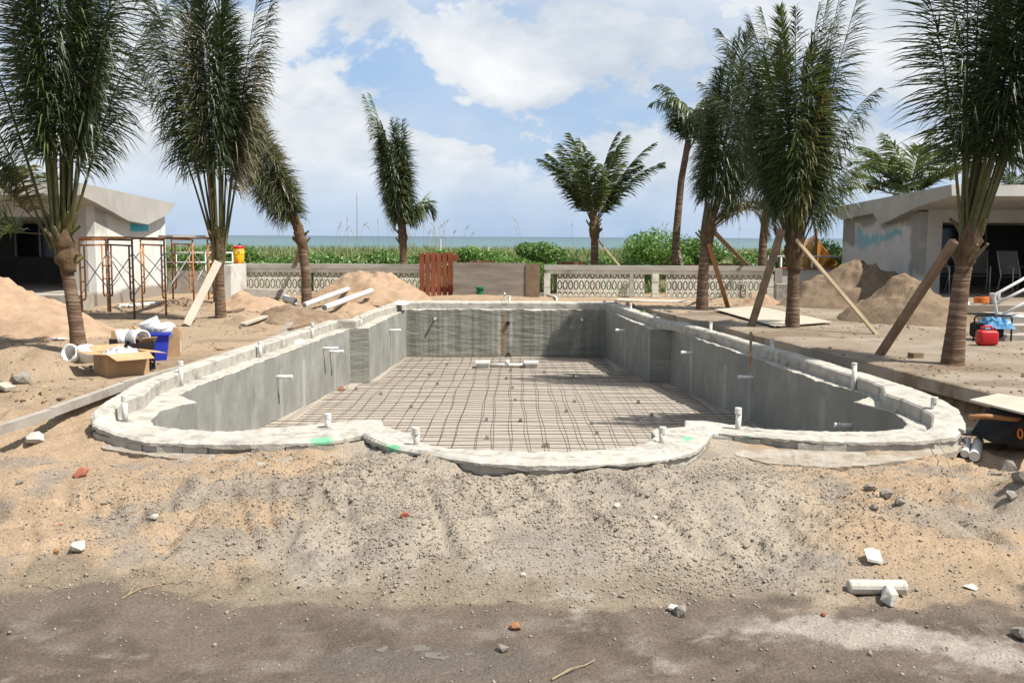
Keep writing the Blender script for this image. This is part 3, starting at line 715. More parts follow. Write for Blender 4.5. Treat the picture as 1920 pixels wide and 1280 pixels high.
footing([(188, 838), (240, 848), (300, 855), (365, 866), (400, 874), (470, 877), (545, 873)], 'broken concrete skirt below the left lobe of the pool rim', [(196, 822), (240, 834), (300, 842), (365, 846), (410, 846), (470, 846), (552, 842)])
footing([(1378, 852), (1440, 868), (1500, 872), (1555, 876), (1620, 872), (1700, 862), (1790, 846), (1812, 828)], 'cracked concrete skirt below the right lobe of the pool rim', [(1385, 836), (1440, 838), (1500, 842), (1555, 844), (1620, 843), (1700, 838), (1770, 826), (1796, 812)])

# ------------------------------------------------------------------ kerb on the left, deck slab on the right
kerb = thing('concrete_kerb', 'low pale concrete kerb running along the left side of the pool trench', 'kerb', CURB[2])
for i in range(len(CURB) - 1):
    a, b = CURB[i], CURB[i + 1]; d = (b - a).normalized(); L_ = (b - a).length; n = max(1, round(L_ / 1.1))
    for k in range(n):
        p = a.lerp(b, k / n); q = a.lerp(b, (k + 1) / n); dz = jit(.008)
        m = MB(); m.beam(p + Vector((0, 0, -.045 + dz)) + d * .006 + Vector((jit(.008), 0, 0)), q + Vector((0, 0, -.045 + dz)) - d * .006, .065 + jit(.008), .08); obj('kerb_block', m, M_curb, kerb)
def build_deck():
    pts = []
    for i in range(len(DECK) - 1):
        n = max(2, int((DECK[i + 1] - DECK[i]).length / .12))
        for k in range(n): pts.append(DECK[i].lerp(DECK[i + 1], k / n))
    pts.append(DECK[-1])
    m = MB(); rg = 0; rows = []
    for p in pts:
        rg = .75 * rg + jit(.018); x0 = p.x + rg; row = [(x0 + .12, p.y, -.16), (x0 + .01, p.y, -.12), (x0 + .004, p.y, .018), (x0 + .02, p.y, .03)]
        xe = 15.0
        for t in np.linspace(0, 1, 26)[1:]:
            x = x0 + .02 + (xe - x0) * t ** 1.5
            row.append((x, p.y, .03 + .03 * (fbm(np.array([x * .9]), np.array([p.y * .9]), 4)[0] - .5)))
        rows.append(row)
    k = len(rows[0])
    for r in rows: m.v += r
    for i in range(len(rows) - 1):
        for c in range(k - 1): m.f.append((i * k + c, i * k + c + 1, (i + 1) * k + c + 1, (i + 1) * k + c))
    # front edge facing the road
    struct(obj('deck_pavement', m, M_slab))
build_deck()

# ------------------------------------------------------------------ heaps of sand and earth
def heap(name, label, px_c, Y, h, rx, ry, material, zb=0.0, seed=0, peak=1.0, ang=0.0, cat='sand pile'):
    X = PY(px_c, 500, Y).x; m = MB(); nr, na = 30, 72; ca, sa = math.cos(ang), math.sin(ang)
    R = np.linspace(0, 1, nr); A = np.linspace(0, 2 * math.pi, na, endpoint=False)
    rr, aa = np.meshgrid(R, A, indexing='ij')
    lob = 1 + .30 * (fbm(np.cos(aa) * 1.4 + seed, np.sin(aa) * 1.4 + seed, 3) - .5)
    lx = rr * rx * lob * np.cos(aa); ly = rr * ry * lob * np.sin(aa)
    x = X + lx * ca - ly * sa; y = Y + lx * sa + ly * ca
    prof = np.clip(1 - rr ** peak, 0, 1); prof = prof * (1 - .25 * np.exp(-(rr / .22) ** 2)) + .25 * np.exp(-(rr / .22) ** 2) * .82
    nz = (fbm(x * 2.3 + seed, y * 2.3, 5) - .5) * .68 * h * np.sqrt(np.clip(prof, 0, 1)) + (fbm(x * 8 + seed, y * 8, 4, .65) - .5) * .085
    z = zb + h * prof + nz - .07 * (rr > .97) - .03
    f = []
    for i in range(nr - 1):
        for k in range(na): f.append((i * na + k, (i + 1) * na + k, (i + 1) * na + (k + 1) % na, i * na + (k + 1) % na))
    o = place(name, meshnp(name, np.stack([x, y, z], -1).reshape(-1, 3), f, material, (X, Y, zb), True), (X, Y, zb))
    return tag(o, label, cat)
heap('sand_pile', 'tall heap of light sand beside the red plank panel', 697, 25.1, .80, 1.75, 1.25, M_sand, seed=1, peak=1.25)
heap('sand_pile', 'low fan of light sand before the wall end with the yellow cooler', 462, 21.7, .42, 1.05, 1.0, M_sand, seed=2)
heap('earth_mound', 'brown earth mound beside the pool coping below two long white pipes', 553, 18.6, .33, .92, .75, M_dirt, seed=3, peak=1.5, cat='earth mound')
heap('sand_pile', 'small flat spread of sand under the two long white pipes', 655, 21.6, .22, .85, .9, M_sand, seed=4)
heap('sand_pile', 'big tan sand heap in front of the left porch steps', -45, 16.0, .98, 2.4, 1.7, M_sand, seed=5, peak=1.0)
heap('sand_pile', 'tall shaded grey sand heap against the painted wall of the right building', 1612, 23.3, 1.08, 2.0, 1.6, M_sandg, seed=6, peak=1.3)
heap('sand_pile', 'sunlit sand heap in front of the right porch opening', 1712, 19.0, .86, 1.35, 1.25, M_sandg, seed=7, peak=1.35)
heap('sand_pile', 'little cone of sand at the right end of the breeze block wall', 1424, 24.2, .36, .62, .5, M_sand, seed=8)
heap('earth_mound', 'small rubble bank beneath the scaffold', 345, 22.6, .22, .75, .6, M_dirt, seed=9, cat='earth mound')

# ------------------------------------------------------------------ palms
def frond_mesh(p0, d0, L, droop, leaf_l, nleaf, hang, rngl, out=None, curl=0.0, lw=.016, bare=.18, vee=.45, tied=False):
    """one pinnate palm leaf: curved rachis plus narrow leaflets in two rows; returns (rachis MB, leaflets MB)"""
    seg = 14; pts = [Vector(p0)]; d = Vector(d0).normalized(); st = L / seg
    for k in range(seg):
        t = (k + 1) / seg
        d = (d + Vector((0, 0, -1)) * droop * t * t * .22 + (Vector(out) * curl * .06 * t if out is not None else Vector())).normalized()
        pts.append(pts[-1] + d * st)
    rad = [max(.004, .021 * (1 - k / seg) ** 1.1) * min(1.3, L / 3) for k in range(seg + 1)]
    R = MB(); R.tube(pts, rad, 5, False)
    m = MB(); side0 = None
    ref = Vector((0, 0, 1)) if abs(Vector(d0).normalized().z) < .8 else (Vector(out) if out is not None else Vector((1, 0, 0)))
    for s in (-1, 1):
        for j in range(nleaf):
            t = bare + (1 - bare) * (j + rngl.random() * .8) / nleaf
            x = t * seg; i = min(int(x), seg - 1); p = pts[i].lerp(pts[i + 1], x - i); T = (pts[i + 1] - pts[i]).normalized()
            S = T.cross(ref)
            if S.length < .1: S = T.cross(Vector((0, 1, 0)))
            S.normalize(); Nn = S.cross(T).normalized()
            ll = leaf_l * (math.sin(math.pi * min(1, .14 + .86 * ((t - bare) / (1 - bare)) ** .8)) ** .65 * .85 + .15) * rngl.uniform(.75, 1.15)
            if tied:
                S = (S * s + Nn * rngl.uniform(-.1, .9)).normalized() * s
            dirv = (S * s * (1 - .35 * t) + T * ((.08 + 1.35 * t ** 2.5) if tied else (.55 + .5 * t)) + Nn * vee * rngl.uniform(.4, 1.3) + Vector((rngl.uniform(-.12, .12), rngl.uniform(-.12, .12), rngl.uniform(-.1, .1)))).normalized()
            w = lw * rngl.uniform(.7, 1.2); wv = dirv.cross(Nn if rngl.random() < .6 else T).normalized() * w
            q = p; dv = dirv; base = len(m.v); g = hang * rngl.uniform(.5, 1.5) * ((1.45 - 1.0 * t) if tied else 1)
            m.v.append(tuple(q - wv * .4)); m.v.append(tuple(q + wv * .4))
            for kk in range(1, 4):
                dv = (dv + Vector((0, 0, -1)) * g * .5 * kk / 2).normalized(); q = q + dv * ll / 3
                ww = wv * (1.0, .72, .0)[kk - 1]
                if kk < 3: m.v.append(tuple(q - ww)); m.v.append(tuple(q + ww))
                else: m.v.append(tuple(q))
            m.f += [(base, base + 1, base + 3, base + 2), (base + 2, base + 3, base + 5, base + 4), (base + 4, base + 5, base + 6)]
    return R, m

def palm(label, Y, trunk_px, rads, sheath, crown_px, L, spread, n, leaf_l, hang, droop, nleaf=52, seed=1, mats=None, extra=(), petiole_spread=.06, root_px=None, curl=0.5, lw=.016, minth=.02, basez=None, tied=False, bare=.18):
    rg = random.Random(seed)
    P = [PY(x, y, Y) for x, y in trunk_px]
    base = P[0].copy(); base.z = basez if basez is not None else gz(base.x, base.y)
    if base.x > 3 and Y < 24 : base.z = max(base.z, .02)
    P[0] = base - Vector((0, 0, .06))
    root = thing('palm_tree', label, 'palm tree', base); rads = [r_ * (.70 if Y < 19 else .76) for r_ in rads]; petiole_spread *= .62
    # trunk with leaf-scar rings
    pts = []; rr = []
    for i in range(len(P) - 1):
        k = max(3, int((P[i + 1] - P[i]).length / .035))
        for j in range(k):
            u = j / k; pts.append(P[i].lerp(P[i + 1], u)); rr.append((rads[i] + (rads[i + 1] - rads[i]) * u))
    pts.append(P[-1]); rr.append(rads[-1])
    ring = 0
    for i in range(len(rr)):
        ring = (ring + 1) % 3 if rg.random() < .8 else ring; rr[i] *= (1.022 if ring == 0 else .995) + rg.uniform(-.02, .02)
    m = MB(); m.tube(pts, rr, 14); obj('trunk', m, M_trunk, root, True)
    # fibrous sheath where leaves were cut
    if sheath:
        s0, s1, sr = sheath; sr *= .76; a = PY(*s0, Y); b = PY(*s1, Y)
        pp = []; r2 = []
        for j in range(15):
            u = j / 14; pp.append(a.lerp(b, u) + Vector((rg.uniform(-.012, .012), rg.uniform(-.012, .012), 0))); r2.append(sr * (.75 + .5 * math.sin(math.pi * min(1, u * 1.05)) ** .7 - .25 * u) * rg.uniform(.88, 1.12))
        m = MB(); m.tube(pp, r2, 12); o = obj('fibre_sheath', m, M_sheath, root, True)
        for j in range(9):   # cut leaf stubs
            u = rg.uniform(.1, .85); c = a.lerp(b, u); an = rg.uniform(0, 6.28); dd = Vector((math.cos(an), math.sin(an), rg.uniform(.7, 1.6))).normalized()
            q = c + Vector((math.cos(an), math.sin(an), 0)) * sr * .7
            m = MB(); m.tube([q, q + dd * rg.uniform(.12, .3)], [.035, .018], 5); obj('leaf_stub', m, rg.choice((M_sheath, M_stalk, M_leafd)), root)
    r0 = PY(*(root_px or trunk_px[-1]), Y); top = PY(*crown_px, Y); axis = (top - r0).normalized()
    e1 = -axis.cross(Vector((0, 1, 0))).normalized(); e2 = axis.cross(e1).normalized()
    mats = mats or [(M_leaf, 1.0)]
    specs = []
    for k in range(n):
        az = 2 * math.pi * (k * .618034 + rg.uniform(-.08, .08)); th = max(minth, spread * math.sqrt((k + .5) / n) * rg.uniform(.75, 1.15))
        specs.append((az, th, L * rg.uniform(.72, 1.03), droop * rg.uniform(.5, 1.4), None))
    specs += list(extra)
    for az, th, Lf, dr, mt in specs:
        o_ = e1 * math.cos(az) + e2 * math.sin(az); d0 = axis * math.cos(th) + o_ * math.sin(th)
        p0 = r0 + o_ * petiole_spread * rg.uniform(.5, 1.2) - axis * rg.uniform(0, .25)
        R, m = frond_mesh(p0, d0, Lf, dr, leaf_l * rg.uniform(.8, 1.1), nleaf, hang * (rg.uniform(.35, 1.5) if tied else 1), rg, o_, curl, lw=lw, tied=tied, bare=bare)
        if mt is None:
            x = rg.random(); mt = mats[-1][0]
            for mm, w in mats:
                if x < w: mt = mm; break
                x -= w
        fo = obj('frond', m, mt, root); obj('midrib', R, M_stalk if mt is not M_leafd else M_leafd, fo)
    return root
GY = [(M_leaf, .80), (M_leafl, .14), (M_leafd, .06)]
palm('tall palm with tied fronds growing beside the cardboard boxes', 13.1, [(150, 672), (143, 610), (132, 540), (120, 480), (112, 420)], [.165, .135, .12, .115, .10], ((128, 512), (112, 400), .16), (92, -180), 4.9, .088, 22, .68, .95, .25, 120, 11, [(M_leaf, .86), (M_leafl, .14)], petiole_spread=.17, root_px=(114, 440), curl=.15, lw=.0105, tied=True, bare=.30,
     extra=((3.0, .75, 1.9, .6, M_leafy), (3.3, .36, 3.2, .6, M_leaf), (3.3, 1.5, 1.3, .6, M_leafl), (3.6, .24, 4.2, .4, M_leaf), (0.2, .14, 4.2, .5, M_leaf), (0.0, .12, 3.0, .9, M_leaf), (0.3, .27, 3.6, .8, M_leaf), (6.0, .22, 4.3, .5, M_leaf)))
palm('palm with bundled upright fronds propped by a pale plank', 18.3, [(414, 598), (412, 540), (411, 480), (411, 440)], [.155, .125, .115, .10], ((410, 492), (411, 425), .12), (392, -110), 5.4, .062, 16, .80, 1.0, .2, 120, 12, GY, petiole_spread=.13, root_px=(411, 470), curl=.12, lw=.0115, tied=True, bare=.35,
     extra=((0.1, .14, 5.3, .05, M_leaf), (0.4, .19, 5.0, .0, M_leaf), (3.2, .20, 5.4, .3, M_leaf), (3.0, .12, 4.6, .5, M_leaf), (3.3, .16, 4.9, .3, M_leaf), (0.2, .10, 3.9, 1.0, M_leafd), (3.0, .27, 4.6, .9, M_leaf)))
palm('palm with a crooked leaning crown rising in front of the breeze block wall', 22.6, [(575, 572), (574, 520), (567, 465), (554, 415), (546, 385)], [.165, .135, .13, .12, .10], ((570, 472), (552, 400), .15), (440, 190), 3.5, .10, 18, .68, 1.1, .35, 95, 13, [(M_leaf, .66), (M_leafd, .26), (M_leafl, .08)], petiole_spread=.14, root_px=(558, 420), curl=.3, lw=.012, tied=True, bare=.13)
palm('slim palm with a narrow shaggy crown behind the tall sand heap', 28.0, [(757, 512), (756, 470), (753, 430), (750, 400)], [.15, .14, .12, .10], ((757, 470), (751, 395), .15), (730, 195), 3.1, .05, 20, .62, 1.2, .35, 90, 14, GY, petiole_spread=.13, root_px=(752, 420), curl=.3, lw=.014, tied=True, bare=.12,
     extra=((2.9, .05, 3.8, .3, M_leafl), (3.2, .09, 3.75, .3, M_leafl), (0.1, .5, 1.3, 3.2, M_leafl), (0.0, .62, 1.25, 3.6, M_leaf)))
palm('palm with an open fan of fronds behind the breeze block wall', 28.0, [(1115, 512), (1115, 450), (1113, 410), (1112, 395)], [.16, .14, .13, .11], ((1115, 450), (1113, 400), .17), (1114, 220), 2.9, .62, 17, .66, .45, .6, 56, 15, [(M_leaf, .72), (M_leafl, .28)], petiole_spread=.08, root_px=(1113, 410), curl=.5, lw=.026)
palm('tall thin palm with a small drooping crown beyond the breeze block wall', 30.0, [(1264, 510), (1268, 440), (1277, 340), (1291, 262)], [.17, .15, .13, .12], None, (1303, 150), 2.3, .42, 14, .75, 1.3, 2.1, 40, 16, [(M_leaf, .6), (M_leafl, .4)], petiole_spread=.06, root_px=(1291, 268), curl=1.0, lw=.026)
palm('leaning dark palm propped by an orange board', 21.6, [(1316, 584), (1318, 520), (1322, 470), (1327, 430), (1334, 395)], [.185, .15, .14, .13, .11], ((1323, 470), (1332, 400), .17), (1412, 60), 4.3, .12, 20, .74, 1.0, .25, 105, 17, [(M_leaf, .9), (M_leafl, .1)], petiole_spread=.16, root_px=(1328, 420), curl=.2, lw=.012, tied=True, bare=.2,
     extra=((0.0, .55, 2.0, 3.4, M_leafy), (0.3, .62, 1.9, 3.6, M_leafd), (0.1, .7, 2.2, 2.9, M_leaf), (6.0, .5, 2.3, 2.6, M_leaf), (0.2, .48, 2.5, 2.6, M_leaf)))
palm('full palm with yellowing inner fronds between two crossed props', 17.4, [(1485, 626), (1487, 565), (1488, 505), (1489, 455), (1490, 420)], [.195, .155, .14, .13, .11], ((1488, 508), (1490, 420), .19), (1484, -10), 4.1, .125, 22, .72, 1.0, .35, 110, 18, [(M_leaf, .80), (M_leafl, .20)], petiole_spread=.18, root_px=(1490, 445), curl=.25, lw=.0115, tied=True, bare=.19,
     extra=((0.0, .12, 4.5, .05, M_leaf), (6.2, .21, 4.5, .0, M_leaf), (0.1, .46, 2.2, 1.6, M_leafl), (3.1, .18, 3.9, .6, M_leaf), (3.2, .30, 3.4, .8, M_leaf), (0.2, .34, 3.3, .9, M_leaf), (4.9, .1, 3.3, .8, M_leafl), (5.3, .12, 2.6, .8, M_leafy)))
palm('big dark palm leaning over the red fuel can near the right porch', 12.4, [(1785, 690), (1793, 610), (1802, 530), (1812, 470), (1826, 415), (1842, 365)], [.22, .165, .15, .145, .13, .12], ((1806, 505), (1832, 395), .155), (1985, -160), 4.8, .09, 23, .68, .95, .25, 120, 19, [(M_leaf, .95), (M_leafl, .05)], petiole_spread=.17, root_px=(1826, 420), curl=.2, lw=.0105, tied=True, bare=.25,
     extra=((3.1, .22, 4.2, .8, M_leaf), (3.3, .3, 3.2, 1.2, M_leaf), (2.9, .17, 4.4, .5, M_leaf), (3.2, .36, 3.6, 1.0, M_leaf)))
palm('palm with arching fronds rising behind the right building roof', 31.5, [(1708, 505), (1707, 440), (1705, 360)], [.17, .15, .13], None, (1705, 270), 2.7, 1.25, 20, .8, .45, .9, 40, 20, [(M_leafl, .6), (M_leaf, .4)], petiole_spread=.07, root_px=(1705, 362), curl=.4, lw=.028)
palm('palm trunk half hidden behind the propped palms with a low ragged crown', 28.6, [(1427, 512), (1431, 450), (1437, 390), (1440, 350)], [.17, .15, .14, .12], None, (1440, 240), 2.2, .7, 16, .75, 1.0, 1.6, 40, 21, [(M_leaf, .8), (M_leafl, .2)], petiole_spread=.07, root_px=(1440, 356), curl=.8, lw=.026)
palm('yellow green palm top showing over the left porch roof', 31.0, [(22, 505), (22, 430), (22, 372)], [.17, .15, .13], None, (22, 300), 1.9, 1.3, 14, .7, .5, 1.0, 36, 22, [(M_leafl, .6), (M_leafy, .4)], petiole_spread=.07, root_px=(22, 372), curl=.4, lw=.028)
palm('palm fronds spreading over the far end of the right porch roof', 32.0, [(1905, 505), (1905, 430), (1905, 380)], [.17, .15, .13], None, (1905, 300), 2.0, 1.2, 14, .7, .5, 1.0, 36, 23, [(M_leaf, .7), (M_leafl, .3)], petiole_spread=.07, root_px=(1905, 380), curl=.4, lw=.028)

# props of the palms
def prop(name, top, foot, w, h, material, label, tw=0.0, cat='prop board'):
    m = MB(); m.beam(foot, top, w, h, tw=tw); return tag(obj(name, m, material), label, cat)
def T_(px, py, Y): return PY(px, py, Y)
def G_(px, py, dz=.03):
    p = on_ground(px, py); return p + Vector((0, 0, dz))
prop('timber_prop', T_(409, 491, 18.0), G_(350, 612), .14, .04, M_woodw, 'pale flat plank propping the palm with bundled fronds', .9)
prop('timber_prop', T_(562, 468, 22.8), PY(552, 500, 28.0), .09, .09, M_woodd, 'grey prop leaning back over the breeze block wall')
prop('timber_prop', T_(1121, 450, 27.8), PY(1168, 506, 27.4), .09, .045, M_woodl, 'pale prop slanting behind the breeze block wall from the fan palm', .5)
prop('timber_prop', T_(1329, 458, 21.4), G_(1367, 586), .10, .05, M_woodo, 'orange brown board propping the leaning dark palm', .6)
prop('timber_prop', T_(1336, 432, 21.8), PY(1404, 500, 27.5), .10, .05, M_woodd, 'dark board slanting back over the wall from the leaning palm', .6)
prop('timber_prop', T_(1466, 430, 17.2), G_(1407, 622, .06), .16, .045, M_woodd, 'wide weathered brown plank propping the full palm', 1.1)
prop('timber_prop', T_(1493, 450, 17.2), G_(1647, 638, .06), .09, .05, M_woodl, 'fresh pale timber propping the full palm', .6)
prop('timber_prop', T_(1789, 452, 12.2), G_(1648, 676, .07), .09, .09, M_woodd, 'thick brown timber propping the palm beside the fuel can')
prop('timber_prop', T_(1276, 466, 29.8), PY(1234, 506, 30.4), .08, .05, M_woodd, 'short grey prop of the tall thin palm')
prop('timber_prop', T_(1274, 470, 29.6), PY(1281, 506, 29.0), .08, .05, M_woodl, 'short pale prop at the foot of the tall thin palm')
p = PZ(1407, 690, ZL); m = MB(); m.beam((p.x, p.y, ZL - .02), PY(1408, 622, p.y + .1), .035, .02); tag(obj('timber_stake', m, M_woodd), 'thin reddish stake standing on the pool ledge below the wide plank', 'stake')

# ------------------------------------------------------------------ breeze block wall
YW = 26.7; BS = .295
def breeze_mesh():
    m = MB(); s = BS; t = .09; cw = s / 2; g = .004
    def slab(poly): m.prism([(x, -t / 2, z) for x, z in poly], (0, t, 0))
    for cx in (0, cw):
        for up in (0, 1):
            fl = (lambda z: z) if not up else (lambda z: s - z)
            def pt(x, z): return (cx + x, fl(z))
            hgt = s / 2
            # inner lobe
            lobe = [(cw * .24, g), (cw * .76, g), (cw * .66, hgt * .42), (cw * .56, hgt * .66), (cw * .44, hgt * .66), (cw * .34, hgt * .42)]
            slab([pt(*q) for q in lobe])
            # spandrels either side of the arched slit
            for sgn in (0, 1):
                fx = (lambda x: x) if not sgn else (lambda x: cw - x)
                arch = [(g, g), (cw * .05, g), (cw * .09, hgt * .40), (cw * .20, hgt * .68), (cw * .36, hgt * .86), (cw * .5, hgt * .90), (cw * .5, hgt), (g, hgt)]
                slab([pt(fx(x), z) for x, z in arch])
    m.box(0, s, -t / 2 + .002, t / 2 - .002, 0, g); m.box(0, s, -t / 2 + .002, t / 2 - .002, s - g, s)
    me = bpy.data.meshes.new('breeze_block'); me.from_pydata(m.v, [], m.f); me.update(); me.materials.append(M_brz); return me
BRZ = breeze_mesh()
def breeze_wall(x0, x1, piers, label, zb=0.0, skip=()):
    X0 = PY(x0, 500, YW).x; X1 = PY(x1, 500, YW).x
    w = thing('breeze_block_wall', label, 'wall', ((X0 + X1) / 2, YW, zb))
    for px in piers:
        X = PY(px, 500, YW).x
        for k in range(13):
            m = MB(); m.box(X - .085 + jit(.008), X + .085 + jit(.008), YW - .10 + jit(.006), YW + .10, zb - .05 + k * .052, zb - .05 + k * .052 + .046); obj('pier_brick', m, M_brz, w)
    n = int((X1 - X0) / BS)
    for i in range(n):
        for r in (0, 1):
            xx = X0 + i * BS; 
            if any(abs(xx + BS / 2 - PY(p, 500, YW).x) < .17 for p in piers): continue
            o = place('breeze_block', BRZ, (xx, YW + jit(.004), zb + .012 + r * (BS + .006)), w)
    m = MB(); m.box(X0, X1, YW - .075, YW + .09, zb + .612, zb + .722); obj('lower_beam', m, M_brz, w)
    m = MB(); m.box(X0 - .05, X1 + .05, YW - .105, YW + .10, zb + .724, zb + .845); obj('cap_beam', m, M_beam, w)
    m = MB(); m.box(X0 - .05, X1 + .05, YW - .09, YW + .09, zb - .25, zb + .006); obj('footing', m, M_block, w)
    return w
breeze_wall(445, 812, (443, 576), 'breeze block garden wall with the yellow cooler at its end')
breeze_wall(1024, 1448, (1026, 1229, 1444), 'breeze block garden wall running behind the propped palms')
m = MB(); X = PY(1183, 500, YW).x; m.box(X - .05, X + .05, YW - .19, YW - .11, -.05, .62); tag(obj('form_post', m, M_beam), 'grey post standing against the breeze block wall', 'post')
# cinder block and stub wall at the wall foot
def cinder(px, py, Y, rot, label):
    p = PY(px, py, Y); p.z = gz(p.x, p.y)
    m = MB(); w, d, h = .20, .19, .38
    for x0, x1, y0, y1 in ((-w / 2, w / 2, -d / 2, -d / 2 + .035), (-w / 2, w / 2, d / 2 - .035, d / 2)):
        m.box(x0, x1, y0, y1, 0, h)
    for z in (0, h / 2 - .016, h - .034): m.box(-w / 2, w / 2, -d / 2 + .036, d / 2 - .036, z, z + .034)
    R = Matrix.Rotation(rot, 3, 'Z'); m.v = [tuple(R @ Vector(q) + p) for q in m.v]
    tag(obj('concrete_block', m, M_block), label, 'block')
cinder(1393, 556, 26.2, 1.2, 'hollow concrete block standing on end by the breeze block wall')

# red plank panel and weathered plywood between the two walls
Yp = 26.3
pan = thing('plank_panel', 'red stained plank panel standing on end beside the sand heap', 'fence panel', PY(822, 553, Yp))
xs = np.linspace(786, 850, 7)
for k in range(6):
    a = PY(xs[k], 553, Yp - .02 * (k % 2)); b = PY(xs[k + 1], 553, Yp); t = PY(818, 474 + jit(1.5), Yp)
    m = MB(); m.box(a.x + .012, b.x - .014, Yp - .02 - .012 * (k % 2), Yp + .012, -.06, t.z); obj('plank', m, M_red, pan)
a = PY(786, 474, Yp); b = PY(859, 494, Yp)
for z0, z1 in ((PY(820, 490, Yp).z, PY(820, 477, Yp).z), (.12, .24)):
    m = MB(); m.box(a.x, b.x, Yp + .015, Yp + .06, z0, z1); obj('rail', m, M_red, pan)
Yq = 26.1
ply = thing('plywood_sheet', 'weathered grey plywood sheet closing the gap between the garden walls', 'plywood', PY(930, 550, Yq))
a = PY(850, 549, Yq); b = PY(988, 493, Yq); m = MB(); m.box(a.x, b.x, Yq, Yq + .02, -.05, b.z); obj('panel', m, M_woodg, ply)
a = PY(986, 549, Yq - .03); b = PY(1012, 494, Yq - .03); m = MB(); m.box(a.x, b.x, Yq - .03, Yq - .01, -.05, b.z); obj('end_board', m, M_woodd, ply)
for (x0, x1, yt, Y, lab) in ((880, 926, 488, 29.0, 'brown fence scrap showing over the plywood sheet'), (1043, 1094, 490, 29.2, 'brown fence scrap behind the breeze block wall')):
    a = PY(x0, yt, Y); b = PY(x1, yt + 1, Y); m = MB(); nb = 6
    t = thing('fence_scrap', lab, 'fence panel', (a.x, Y, 0))
    for k in range(nb):
        u = k / nb; m = MB(); m.box(a.x + (b.x - a.x) * u + .01, a.x + (b.x - a.x) * (u + 1 / nb) - .01, Y, Y + .02, -.1, a.z + (b.z - a.z) * u); obj('plank', m, M_red if k % 2 else M_woodd, t)
a = PY(1276, 496, 29.4); b = PY(1411, 493, 29.4); m = MB(); m.hexa([(a.x, 29.4, -.1), (b.x, 29.4, -.1), (b.x, 29.44, -.1), (a.x, 29.44, -.1), (a.x, 29.4, a.z), (b.x, 29.4, b.z), (b.x, 29.44, b.z), (a.x, 29.44, a.z)]); tag(obj('timber_board', m, M_woodd), 'long brown board on edge behind the right garden wall', 'board')

# ------------------------------------------------------------------ buildings
def building(side, label):
    s = side
    if s < 0:
        Xe, Xw = -9.1, -9.3
        prof = [(150, 343), (330, 382), (327, 386), (312, 404), (277, 421), (241, 414), (180, 380), (150, 366)]
        Yn, Yf = PX(180, 500, Xw).y, PX(312, 500, Xw).y; wm = M_white
        wall_px = [(180, 379), (241, 412), (277, 419), (312, 402)]
    else:
        Xe, Xw = 9.1, 9.3
        prof = [(1784, 346), (1552, 391), (1556, 398), (1577, 412), (1636, 400), (1652, 421), (1720, 388), (1785, 367)]
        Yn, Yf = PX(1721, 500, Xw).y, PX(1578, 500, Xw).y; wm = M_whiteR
    root = thing('building', label, 'building', (Xw + s * 3, (Yn + Yf) / 2, 0))
    P = [PX(x, y, Xe) for x, y in prof]
    if s < 0: P = P[::-1]
    D = Vector((s * 9, 0, 0))
    m = MB(); m.prism(P, D); rf = obj('roof', m, M_render, root)
    t = .18
    zt = 2.2
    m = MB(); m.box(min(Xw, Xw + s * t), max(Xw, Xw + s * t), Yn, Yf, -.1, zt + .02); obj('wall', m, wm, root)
    # return pier at the porch corner, far wall, back wall
    m = MB(); m.box(*sorted((Xw + s * (t + .002), Xw + s * .52)), Yn + .004, Yn + .16, -.1, zt + .1); obj('corner_pier', m, M_render, root)
    m = MB(); m.box(*sorted((Xw + s * (t + .003), Xw + s * 8.5)), Yf - .2, Yf - .02, -.1, zt); obj('back_wall', m, M_dark, root)
    m = MB(); m.box(*sorted((Xw + s * .53, Xw + s * 8.5)), Yn + .02, Yn + .2, 1.98, 2.36); obj('porch_beam', m, M_render, root)
    m = MB(); m.box(*sorted((Xw + s * 5.0, Xw + s * 5.2)), Yn + .3, Yf - .22, .3, 2.2); obj('side_wall', m, M_dark, root)
    m = MB(); m.box(*sorted((Xw + s * (t + .004), Xw + s * 8.5)), Yn - .5, Yf - .21, -.1, .34); obj('porch_floor', m, M_curb, root)
    # openings in the back wall
    for k, (x0, x1, z0, z1) in enumerate(((.9, 1.9, .36, 2.0), (2.6, 3.9, 1.0, 1.9))):
        m = MB(); m.box(*sorted((Xw + s * x0, Xw + s * x1)), Yf - .235, Yf - .205, z0, z1); w = obj('door' if k == 0 else 'window', m, M_darkglass, root)
        for xx in (x0, (x0 + x1) / 2, x1):
            m = MB(); m.box(*sorted((Xw + s * (xx - .025), Xw + s * (xx + .025))), Yf - .26, Yf - .236, z0, z1); obj('frame_bar', m, M_galv, w)
    return root, Yn, Yf, Xw, Xe
bl, YnL, YfL, XwL, XeL = building(-1, 'grey and white beach building with a folded concrete roof behind the scaffold')
br, YnR, YfR, XwR, XeR = building(1, 'shaded beach building with patched turquoise paint behind the sand heaps')
# left wall: bare turquoise under the roof valley, grey base
a = PX(243, 416, XwL); b = PX(279, 434, XwL)
mask_box(M_white, 'YZ', ((a.y, b.y), (b.z - .02, a.z + .4)), (.07, .42, .58), soft=.03, nscale=6, namp=.05)
a = PX(297, 425, XwL); b = PX(307, 540, XwL); mask_box(M_white, 'YZ', ((a.y, b.y), (b.z, a.z)), (.22, .48, .56), soft=.06, nscale=4, namp=.12, strength=.6)
mask_box(M_white, 'YZ', ((YnL - 1, YfL + 1), (-.2, .34)), (.27, .235, .20), soft=.10, nscale=2.5, namp=.16)
a = PX(181, 385, XwL); b = PX(205, 440, XwL); mask_box(M_white, 'YZ', ((a.y - .3, b.y), (b.z, a.z + .3)), (.36, .35, .32), soft=.2, nscale=2.0, namp=.3, strength=.8)
